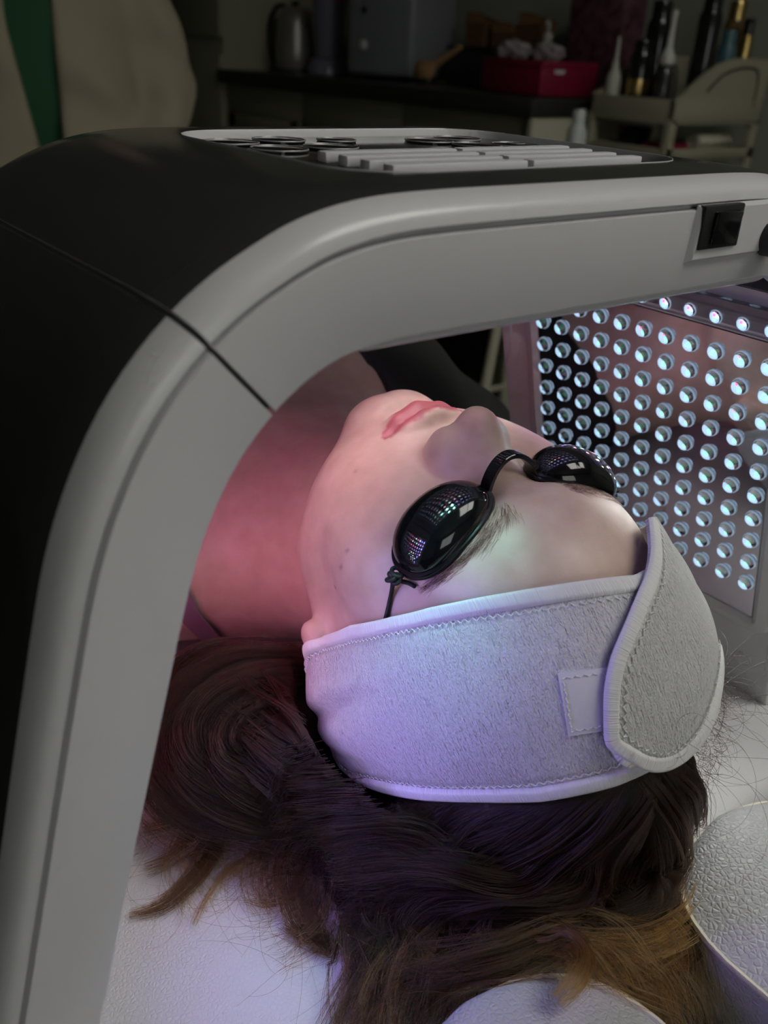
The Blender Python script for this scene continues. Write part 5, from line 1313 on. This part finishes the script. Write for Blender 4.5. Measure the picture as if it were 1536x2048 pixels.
def wr_(x, y, z): return .008 * np.sin(38 * z + 22 * x + 9 * y) * np.sin(11 * x - 7 * z + 1.0) + .0065 * np.sin(60 * (z * .6 + x * .8)) * np.clip(np.abs(x) * 5 - .3, 0, 1)
def jacket(P):
    x, y, z = pl_(P); X = np.abs(x); p = (X, y, z)
    d = ell(p, (0, -.01, 1.25), (.195, .14, .30))
    d = smin(d, cap(p, (.06, .0, 1.0), (.080, .01, .80), .155, .170), .10)
    d = smin(d, cap(p, (.10, -.02, 1.41), (.185, -.02, 1.39), .065, .065), .05)
    d = smin(d, cap(p, (.20, -.02, 1.39), (.274, -.03, .975), .068, .070), .05)
    d = smin(d, cap(p, (.274, -.03, .975), (.238, .125, .845), .068, .052), .03)
    d = d + wr_(x, y, z)
    gap = np.interp(np.asarray(z), [.75, .88, 1.0, 1.1, 1.3, 1.45], [.020, .026, .036, .044, .050, .075])
    d = smax(d, -np.maximum(np.abs(x - np.interp(np.asarray(z), [.85, 1.1], [.012, -.006])) - gap, .02 - y), .012)                 # open front
    d = smax(d, -cap((x, y, z), (0, 0, 1.42), (0, .03, 1.6), .075, .10), .01)
    d = smax(d, .78 - z, .006)
    # cuffs
    return d
jacket_m = mat('beige_jacket', (0.40, 0.35, 0.25), 0.85); add_bump(jacket_m, 'noise', 300, .15, .001)
v_, f_ = mesh_att(jacket, .70, 1.46, .0085)
obj('jacket', v_, f_, jacket_m, att)
for s_ in (-1, 1):        # sewn seams down the outer sleeve
    Pn = [(s_ * .25, .03, 1.38), (s_ * .295, .02, 1.2), (s_ * .335, .01, 1.02), (s_ * .335, .055, .93), (s_ * .285, .135, .86)]
    W_ = np.array([[PC[0] + pr[0] * a + pf[0] * b, PC[1] + pr[1] * a + pf[1] * b, c * PZ] for a, b, c in Pn])
    W_ = spline(W_, 40)
    for _ in range(6):
        f = lambda V: jacket((V[:, 0], V[:, 1], V[:, 2])); d0 = f(W_); Gd = np.stack([f(W_ + e) - f(W_ - e) for e in np.eye(3) * 1e-3], 1) / 2e-3
        W_ = W_ - Gd * (d0 - .001)[:, None] * .8
    tube('sleeve_seam', W_, .004, jacket_m, att, 6)
shirt_m = mat('green_shirt', (0.02, 0.10, 0.04), 0.8)
def shirt(P):
    x, y, z = pl_(P); X = np.abs(x); p = (X, y, z)
    d = smin(ell(p, (0, -.01, 1.26), (.172, .116, .25)), ell(p, (0, 0, .98), (.190, .132, .28)), .08)
    return smax(smax(d, .80 - z, .005), z - 1.44, .005)
v_, f_ = mesh_att(shirt, .74, 1.46, .012, .25, .2); obj('shirt', v_, f_, shirt_m, att)
def trous(P):
    x, y, z = pl_(P); X = np.abs(x); p = (X, y, z)
    d = ell(p, (0, -.01, .90), (.182, .126, .15)); d = smin(d, cap(p, (.09, 0, .86), (.098, .01, .48), .092, .066), .05); d = smin(d, cap(p, (.098, .01, .48), (.105, -.02, .08), .066, .062), .02)
    return smax(smax(d, .07 - z, .005), z - .98, .005)
v_, f_ = mesh_att(trous, .05, 1.0, .014, .25, .2); obj('trousers', v_, f_, trouser_m, att)
shoe_m = mat('dark_shoe', (.02, .02, .02), .5)
for s_ in (-1, 1):
    def shoe(P, s_=s_):
        x, y, z = pl_(P); p = (x, y, z)
        d = smin(cap(p, (s_ * .10, -.03, .06), (s_ * .118, .15, .045), .052, .045), ell(p, (s_ * .10, -.03, .07), (.05, .055, .06)), .02)
        return smax(d, .002 - z, .004)
    v_, f_ = mesh_att(shoe, 0.0, .15, .012, .25, .25); obj('shoe', v_, f_, shoe_m, att)
def athair(P):
    x, y, z = pl_(P); s_ = .98e-3; q = (x / s_, (z - 1.60) / s_, (y - .012) / s_)
    d = smin(cranium(q, 9), ell(q, (0, -20, -45), (72, 90, 55)), 20)
    face = ell(q, (0, -20, 95), (62, 78, 90))
    return smax(d, -face, 12) * s_
v_, f_ = mesh_att(athair, 1.36, 1.68, .010, .14, .18); obj('hair', v_, f_, under, att)

# ================================================================ cupboards along the right wall
cab = mat('cream_cabinet', (0.30, 0.29, 0.20), 0.55)
cab_light = mat('cream_edge', (0.50, 0.48, 0.36), 0.5)
worktop_m = mat('dark_worktop', (0.025, 0.025, 0.025), 0.3)
dark_glass = mat('dark_door_glass', (0.012, 0.012, 0.012), 0.15)
CT = 0.95
YE, YW = 1.77, 3.40
def cabinet(name, label, y0, y1, inset=True):
    r = empty(name, (2.12, (y0 + y1) / 2, 0), label, 'cabinet', 'base cabinets under the dark worktop')
    box('carcass', (2.13, (y0 + y1) / 2, .466), (.54, y1 - y0 - .002, .872), cab, r, .003)
    box('top_rail', (1.853, (y0 + y1) / 2, .852), (.018, y1 - y0 - .006, .10), cab, r, .002)
    yc, w_ = (y0 + y1) / 2, y1 - y0
    d = empty('door', (1.85, yc, .45)); d.parent = r; d.location = np.array((1.85, yc, .45)) - OFF[r.name]
    bm = bmesh.new()
    for yy in (y0 + .035, y1 - .035): bm_box(bm, (1.851, yy, .445), (.020, .055, .71), .002)
    for zz in (.118, .772): bm_box(bm, (1.851, yc, zz), (.020, w_ - .02, .055), .002)
    dm = bm_obj('door_frame', bm, cab_light if y0 < YE + .01 else cab, d)
    box('door_panel', (1.856, yc, .445), (.008, w_ - .11, .61), dark_glass, d)
    tube('door_handle', [(1.838, y0 + .045, .70), (1.822, y0 + .045, .70), (1.822, y0 + .045, .62), (1.838, y0 + .045, .62)], .004, cab_light, d, 6)
    box('plinth', (2.14, yc, .02), (.5, w_ - .002, .04), dark_gap, r)
    return r
cabinet('base_cabinet', 'cream base cabinet under the white box-shaped appliance', 2.32, 2.88)
cabinet('base_cabinet', 'cream base cabinet under the steel kettle beside the tall cupboard', 2.88, YW)
cabinet('base_cabinet', 'cream base cabinet at the open end of the counter under the red box', YE, 2.32)
end = box('end_panel', (2.10, YE - .012, .465), (.56, .018, .87), cab_light, bpy.data.objects['base_cabinet.002'], .002)
wt = empty('worktop', (2.11, (YE + YW) / 2, CT), 'dark worktop running along the cream base cabinets', 'worktop')
box('slab', (2.105, (YE + YW) / 2 - .01, CT - .0245), (.60, YW - YE + .03, .044), worktop_m, wt, .004)
tall = empty('tall_cupboard', (2.11, 3.85, 0), 'tall cream cupboard behind the attendant at the end of the counter', 'cupboard')
box('carcass', (2.12, 3.86, 1.05), (.56, .89, 2.1), cab, tall, .004)
for y in (3.635, 4.085):
    box('door', (1.832, y, .52), (.02, .44, .95), cab, tall, .003)
    box('door', (1.832, y, 1.565), (.02, .44, 1.02), cab, tall, .003)
# ---------------- things on the worktop
steel = mat('brushed_steel', (.30, .29, .26), .35, .5)
k = empty('kettle', (2.05, 3.24, CT), 'pale metal kettle with big hoop handle on the dark worktop', 'kettle')
lathe('body', [(1e-4, .002), (.070, .002), (.076, .012), (.074, .08), (.066, .16), (.058, .20), (.045, .213), (1e-4, .216)], (2.05, 3.24, CT), steel, k, 32)
lathe('base_ring', [(1e-4, .0), (.078, .0), (.078, .008), (.07, .010)], (2.05, 3.24, CT), black_matte, k, 28)
lathe('lid_knob', [(.008, .21), (.016, .222), (.012, .235), (1e-4, .238)], (2.05, 3.24, CT), black_matte, k, 16)
a = np.linspace(-.5, math.pi + .5, 30); tube('handle', np.stack([2.05 - .02 * np.ones(30), 3.312 + .082 * np.sin(a), CT + .115 + .105 * np.cos(a)], 1), .009, black_matte, k, 8)
tube('spout', [(2.05, 3.185, CT + .15), (2.05, 3.155, CT + .185), (2.05, 3.14, CT + .20)], np.array([.016, .012, .008]), steel, k, 10)
lav = mat('lavender_plastic', (.20, .19, .24), .25); pinklid = mat('magenta_plastic', (.45, .01, .10), .4)
j = empty('blender_jug', (2.05, 3.02, CT), 'lavender plastic jug with magenta lid on wide base', 'jug')
lathe('base', [(1e-4, 0), (.075, 0), (.075, .02), (.062, .05), (.045, .056)], (2.05, 3.02, CT), lav, j, 28)
lathe('jug', [(1e-4, .057), (.046, .057), (.060, .24), (.057, .24), (.044, .062)], (2.05, 3.02, CT), lav, j, 28)
lathe('lid', [(.066, .236), (.066, .268), (.05, .274), (1e-4, .274)], (2.05, 3.02, CT), pinklid, j, 28)
appl = mat('white_appliance', (.20, .21, .22), .35)
ap = empty('steam_cabinet', (2.07, 2.62, CT), 'large pale box-shaped appliance with one oval button on the worktop', 'appliance')
bm = bmesh.new(); bm_box(bm, (2.10, 2.66, CT + .19), (.26, .27, .36), .02, Matrix.Rotation(.28, 3, 'Z'), 3)
bm_obj('case', bm, appl, ap)
for dy in (-.10, .10): box('foot', (2.10, 2.66 + dy * .8, CT + .006), (.16, .03, .012), black_matte, ap)
q = Matrix.Rotation(.28, 3, 'Z') @ Matrix.Rotation(-math.pi / 2, 3, 'Y')
bp_ = np.array([2.10, 2.66, CT]) + np.array(Matrix.Rotation(.28, 3, 'Z') @ Vector((-.131, .06, .10)))
o = lathe('button', [(1e-4, .006), (.012, .005), (.016, .0)], bp_, mat('pale_button', (.6, .6, .58), .3), ap, 20, q)
dial = lathe('dial', [(1e-4, .004), (.009, .004), (.010, 0)], bp_ + np.array([0, 0, .10]), black_matte, ap, 16, q)
wood = mat('tan_wood', (.35, .20, .09), .45)
br = empty('bath_brush', (1.93, 2.27, CT), 'tan wooden bath brush propped on the worktop beside the pale appliance', 'brush')
def brush_sdf(P):
    p = P; return smin(ell(p, (1.93, 2.33, CT + .036), (.022, .040, .032)), cap(p, (1.935, 2.30, CT + .05), (1.955, 2.20, CT + .105), .013, .008), .02)
v_, f_ = mesh_sdf(brush_sdf, grid_axis([(1.89, 1.98, .006)]), grid_axis([(2.17, 2.40, .006)]), grid_axis([(CT - .004, CT + .13, .006)])); obj('handle', v_, f_, wood, br)
def bristle_sdf(P): return smax(ell(P, (1.93, 2.33, CT + .012), (.019, .036, .022)), CT + .001 - P[2], .002)
v_, f_ = mesh_sdf(bristle_sdf, grid_axis([(1.90, 1.96, .005)]), grid_axis([(2.28, 2.38, .005)]), grid_axis([(CT - .004, CT + .05, .005)])); obj('bristles', v_, f_, black_matte, br)
bx = empty('storage_box', (2.2, 2.28, CT), 'black storage box at the back of the worktop under paper bags', 'box')
box('case', (2.22, 2.28, CT + .05), (.20, .34, .098), black_matte, bx, .006); box('lid', (2.22, 2.28, CT + .106), (.205, .345, .012), black_matte, bx, .003)
kraft = mat('kraft_paper', (.22, .11, .045), .8); add_bump(kraft, 'noise', 60, .4, .003)
def paper_bag(y, h, w_, label, tilt):
    r = empty('paper_bag', (2.22, y, CT + .112), label, 'bag', 'kraft bags on the black box')
    bm = bmesh.new(); bot, top = [], []
    for a, b in ((-1, -1), (1, -1), (1, 1), (-1, 1)):
        bot.append(bm.verts.new((2.22 + a * .04, y + b * w_ / 2, CT + .1125))); top.append(bm.verts.new((2.22 + a * .030, y + tilt + b * w_ * .62, CT + .112 + h + .012 * b)))
    bm.faces.new(bot[::-1])
    for i in range(4): bm.faces.new((bot[i], bot[(i + 1) % 4], top[(i + 1) % 4], top[i]))
    bmesh.ops.solidify(bm, geom=bm.faces[:], thickness=.002)
    bm_obj('paper', bm, kraft, r)
    box('folded_rim', (2.185, y + tilt, CT + .112 + h - .01), (.004, w_ * 1.1, .022), kraft, r)
paper_bag(2.39, .085, .075, 'small brown paper bag next to the pale appliance', .01)
paper_bag(2.27, .060, .085, 'low brown paper bag in the middle of the black box', 0)
paper_bag(2.17, .085, .080, 'brown paper bag near the white pump bottle', -.01)
red = mat('red_card', (.20, .004, .028), .45); white_ink = mat('white_print', (.5, .45, .45), .6)
rb = empty('gift_box', (1.97, 1.92, CT), 'dark red cardboard box at the front corner of the worktop', 'box')
R_ = Matrix.Rotation(-.12, 3, 'Z')
bm = bmesh.new(); bm_box(bm, (2.00, 1.925, CT + .0405), (.19, .26, .079), .002, R_); bm_obj('case', bm, red, rb)
bm = bmesh.new(); bm_box(bm, (2.00, 1.925, CT + .074), (.194, .264, .018), .002, R_); bm_obj('lid', bm, red, rb)
c0 = Vector((2.00, 1.925, CT + .058)) + R_ @ Vector((-.035, -.1325, 0))
bm = bmesh.new(); bm_box(bm, c0, (.034, .0008, .010), 0, R_); bm_obj('printed_label', bm, white_ink, rb)
clear = mat('cloudy_plastic', (.30, .27, .27), .35)
for nm, cy, cx, sz, lb in (('plastic_bag', 1.985, 1.96, .034, 'crumpled pale plastic bag on the far side of the red box'), ('plastic_bag', 1.875, 1.98, .030, 'crumpled pale plastic bag on the near side of the red box')):
    r = rng.normal(size=(40, 3))
    bm = bmesh.new(); bmesh.ops.create_icosphere(bm, subdivisions=3, radius=1)
    for v in bm.verts:
        n3 = v.co.normalized(); k3 = 1 + .22 * math.sin(7 * n3.x + 3 * n3.z + cy * 50) * math.sin(6 * n3.y + 2) + .12 * math.sin(15 * n3.z + 9 * n3.y)
        v.co = Vector((cx + n3.x * sz * 1.0 * k3, cy + n3.y * sz * 1.5 * k3, max(CT + .0835, CT + .083 + sz * .55 + n3.z * sz * .75 * k3)))
    o = bm_obj(nm, bm, clear, None, True, 25); tag(o, lb, 'plastic bag', 'plastic bags on the red box')
bottle_white = mat('cream_bottle', (.42, .42, .36), .35)
def pump_bottle(name, label, x, y, z, r, h, body, head, cat='bottle', group=None, neck=.35):
    b = empty(name, (x, y, z), label, cat, group)
    lathe('bottle', [(1e-4, 0), (r, 0), (r * 1.02, .004), (r * 1.02, h * .80), (r * .8, h * .9), (r * neck, h * .93), (r * neck, h), (1e-4, h)], (x, y, z), body, b, 24)
    lathe('pump', [(r * .42, h * .98), (r * .42, h * 1.08), (r * .14, h * 1.10), (r * .14, h * 1.30), (1e-4, h * 1.30)], (x, y, z), head, b, 16)
    tube('spout', [(x, y, z + h * 1.30), (x - r * .5, y - r * .3, z + h * 1.31), (x - r * 1.0, y - r * .6, z + h * 1.27)], r * .11, head, b, 8)
    return b
pump_bottle('pump_bottle', 'cream pump bottle behind the red box on the worktop', 2.16, 2.055, CT, .033, .14, bottle_white, bottle_white)
flor = mat('burgundy_paper', (.09, .015, .035), .7); add_noise_colour(flor, (.05, .01, .02), (.13, .05, .07), 35)
gb = empty('gift_bag', (2.28, 2.00, CT), 'burgundy floral gift bag standing behind the red box', 'bag')
box('bag', (2.30, 1.965, CT + .13), (.10, .20, .258), flor, gb, .004)
a = np.linspace(0, math.pi, 16); tube('handle', np.stack([2.25 * np.ones(16), 1.965 + .04 * np.cos(a), CT + .255 + .06 * np.sin(a)], 1), .003, flor, gb, 6)
# ---------------- stool with the white bottle
st_ = empty('stool', (1.56, 1.37, 0), 'cream wooden stool behind the light arch carrying a white bottle', 'stool')
lathe('seat', [(1e-4, .77), (.15, .77), (.155, .775), (.155, .795), (.15, .80), (1e-4, .80)], (1.56, 1.37, 0), cab_light, st_, 28)
for a in range(4):
    an = math.radians(45 + 90 * a + 12); tube('leg', [(1.56 + .10 * math.cos(an), 1.37 + .10 * math.sin(an), .772), (1.56 + .17 * math.cos(an), 1.37 + .17 * math.sin(an), .0)], .012, cab_light, st_, 10)
for zz in (.30,):
    a = np.linspace(0, 2 * np.pi, 32, endpoint=False); tube('foot_ring', np.stack([1.56 + .143 * np.cos(a), 1.37 + .143 * np.sin(a), zz * np.ones(32)], 1), .007, cab_light, st_, 8, True)
wb = empty('lotion_bottle', (1.56, 1.37, .80), 'plain white lotion bottle standing on the stool behind the arch', 'bottle')
pw = mat('white_bottle', (.46, .48, .46), .35)
lathe('bottle', [(1e-4, 0), (.019, 0), (.020, .003), (.020, .105), (.015, .118), (1e-4, .118)], (1.56, 1.37, .80), pw, wb, 24); lathe('cap', [(.0135, .116), (.0135, .143), (.011, .147), (1e-4, .147)], (1.56, 1.37, .80), pw, wb, 20)
# ---------------- storage trolley
tr = empty('trolley', (2.13, 1.56, 0), 'beige plastic storage trolley with curved handles beside the counter', 'trolley')
beige = mat('beige_plastic', (.30, .28, .20), .5)
tx0, tx1, ty0, ty1 = 1.95, 2.32, 1.425, 1.685
tz = .965
for (x, y) in ((tx0, ty0), (tx1, ty0), (tx0, ty1), (tx1, ty1)):
    box('post', (x + (.012 if x == tx0 else -.012), y + (.010 if y == ty0 else -.010), .49), (.026, .020, .86), beige, tr, .003)
def tray(z, h, nm):
    bm = bmesh.new()
    bm_box(bm, ((tx0 + tx1) / 2, (ty0 + ty1) / 2, z), (tx1 - tx0, ty1 - ty0, .008), .001)
    for y in (ty0 + .003, ty1 - .003): bm_box(bm, ((tx0 + tx1) / 2, y, z + h / 2), (tx1 - tx0, .006, h), .001)
    for x in (tx0 + .003, tx1 - .003): bm_box(bm, (x, (ty0 + ty1) / 2, z + h / 2), (.006, ty1 - ty0, h), .001)
    return bm_obj(nm, bm, beige, tr)
tray(.915, .05, 'top_tray'); tray(.835, .022, 'shelf'); tray(.60, .04, 'shelf'); tray(.34, .04, 'shelf'); tray(.10, .04, 'shelf')
for y in (ty0 + .002, ty1 - .012):         # arched side walls that rise to the back
    prof = [(tx0, .925), (tx0, .965), (tx0 + .03, .975), (tx0 + .09, 1.015), (tx0 + .15, 1.045), (tx0 + .22, 1.060), (tx1 - .002, 1.062), (tx1 - .002, .925)]
    n_ = len(prof); V = [(x, y, z) for x, z in prof] + [(x, y + .010, z) for x, z in prof]
    F = [tuple(range(n_)), tuple(range(2 * n_ - 1, n_ - 1, -1))] + [(i, n_ + i, n_ + (i + 1) % n_, (i + 1) % n_) for i in range(n_)]
    obj('side_wall', V, F, beige, tr, False)
    g_ = np.array([(tx0 + .12, y - .001, .985), (tx0 + .17, y - .001, 1.020), (tx0 + .24, y - .001, 1.038), (tx0 + .31, y - .001, 1.036), (tx0 + .325, y - .001, 1.0), (tx0 + .325, y - .001, .95)])
    tube('handle_groove', spline(g_, 24), .003, black_matte, tr, 6)
smoke = mat('smoked_plastic', (.03, .03, .03), .2)
box('drawer_front', (tx0 + .004, (ty0 + ty1) / 2, .70), (.006, ty1 - ty0 - .05, .12), smoke, tr, .002)
for (x, y) in ((tx0 + .02, ty0 + .02), (tx1 - .02, ty0 + .02), (tx0 + .02, ty1 - .02), (tx1 - .02, ty1 - .02)):
    lathe('caster', [(1e-4, -.009), (.022, -.009), (.025, -.005), (.025, .005), (.022, .009), (1e-4, .009)], (x, y, .026), black_matte, tr, 16, Matrix.Rotation(math.pi / 2, 3, 'X'))
    box('caster_fork', (x, y, .058), (.02, .026, .022), black_matte, tr, .002)
ZB = .9195
db = empty('dropper_bottle', (1.995, 1.655, ZB), 'pale squeeze bottle with long thin nozzle in the trolley\'s top tray', 'bottle')
lathe('bottle', [(1e-4, 0), (.017, 0), (.018, .004), (.018, .085), (.012, .10), (1e-4, .10)], (1.995, 1.655, ZB), bottle_white, db, 20); lathe('nozzle', [(.010, .10), (.009, .115), (.0055, .125), (.003, .175), (1e-4, .176)], (1.995, 1.655, ZB), bottle_white, db, 14)
gold = mat('gold_foil', (.55, .40, .15), .25, 1.0)
def jar(x, y, r, h, label, mt, band_mt=None, cap_mt=None, nm='black_bottle', cat='bottle', group='bottles in the trolley tray'):
    e_ = empty(nm, (x, y, ZB), label, cat, group)
    lathe('bottle', [(1e-4, 0), (r, 0), (r * 1.03, .004), (r * 1.03, h * .78), (r * .9, h * .84), (1e-4, h * .84)], (x, y, ZB), mt, e_, 22)
    lathe('cap', [(r * .8, h * .835), (r * .8, h * .98), (r * .74, h), (1e-4, h)], (x, y, ZB), cap_mt or mt, e_, 20)
    if band_mt: lathe('foil_label', [(r * 1.04, h * .28), (r * 1.045, h * .29), (r * 1.045, h * .48), (r * 1.04, h * .49)], (x, y, ZB), band_mt, e_, 22)
    return e_
jar(2.03, 1.605, .026, .17, 'glossy black bottle with a gold foil label in the trolley\'s top tray', black_gloss, gold)
jar(2.12, 1.635, .030, .26, 'tall plain black bottle behind the pale squeeze bottle', black_gloss)
jar(2.10, 1.475, .027, .28, 'tall plain black bottle between the bulb pump and the teal bottle', black_gloss)
pb = empty('pump_dispenser', (2.04, 1.535, ZB), 'black dispenser with white bulb-shaped pump top in the trolley', 'bottle')
lathe('bottle', [(1e-4, 0), (.020, 0), (.021, .004), (.021, .10), (.014, .115), (1e-4, .115)], (2.04, 1.535, ZB), smoke, pb, 20); lathe('bulb', [(.010, .114), (.017, .120), (.0185, .132), (.014, .146), (.008, .155), (.006, .20), (.0065, .235), (1e-4, .236)], (2.04, 1.535, ZB), mat('white_bulb', (.55, .55, .5), .4), pb, 18)
jar(2.19, 1.475, .022, .20, 'slim teal bottle near the back of the trolley tray', mat('teal_plastic', (.05, .12, .14), .25), None, None, 'teal_bottle')
jar(2.245, 1.462, .016, .23, 'slim gold and black bottle at the back corner of the trolley tray', gold, None, black_gloss, 'gold_bottle')
amber = mat('amber_glass', (.25, .15, .06), .1, 0, .5, **{'Transmission Weight': .6})
jar(2.285, 1.530, .026, .27, 'tall clear amber bottle against the wall in the trolley tray', amber, None, gold, 'amber_bottle')
# things on the middle shelf
tw = empty('rolled_towel', (2.18, 1.50, .84), 'rolled pale towel on the trolley\'s middle shelf', 'towel')
a = np.linspace(0, 5 * np.pi, 60); R3 = .008 + .016 * a / a[-1]
V, F = [], []
for x in (2.12, 2.26):
    for r_, t_ in zip(R3, a): V.append((x, 1.475 + r_ * math.cos(t_), .8395 + .0245 + r_ * math.sin(t_)))
for i in range(59): F.append((i, i + 1, 61 + i, 60 + i))
o = obj('roll', V, F, cab_light, tw); md = o.modifiers.new('t', 'SOLIDIFY'); md.thickness = .003
rp = empty('red_packet', (2.03, 1.51, .84), 'small red packet on the trolley\'s middle shelf', 'packet')
box('packet', (2.03, 1.49, .8525), (.08, .09, .025), red, rp, .006); box('folded_end', (2.03, 1.44, .8525), (.07, .014, .012), red, rp, .004)
bw = empty('black_bowl', (2.04, 1.60, .84), 'black bowl on the trolley\'s middle shelf', 'bowl')
lathe('bowl', [(1e-4, .002), (.03, .0), (.042, .030), (.045, .050), (.042, .050), (.028, .008), (1e-4, .006)], (2.04, 1.60, .8395), black_gloss, bw, 26); lathe('rim', [(.0445, .049), (.047, .051), (.0445, .053), (.042, .051)], (2.04, 1.60, .8395), black_gloss, bw, 26)
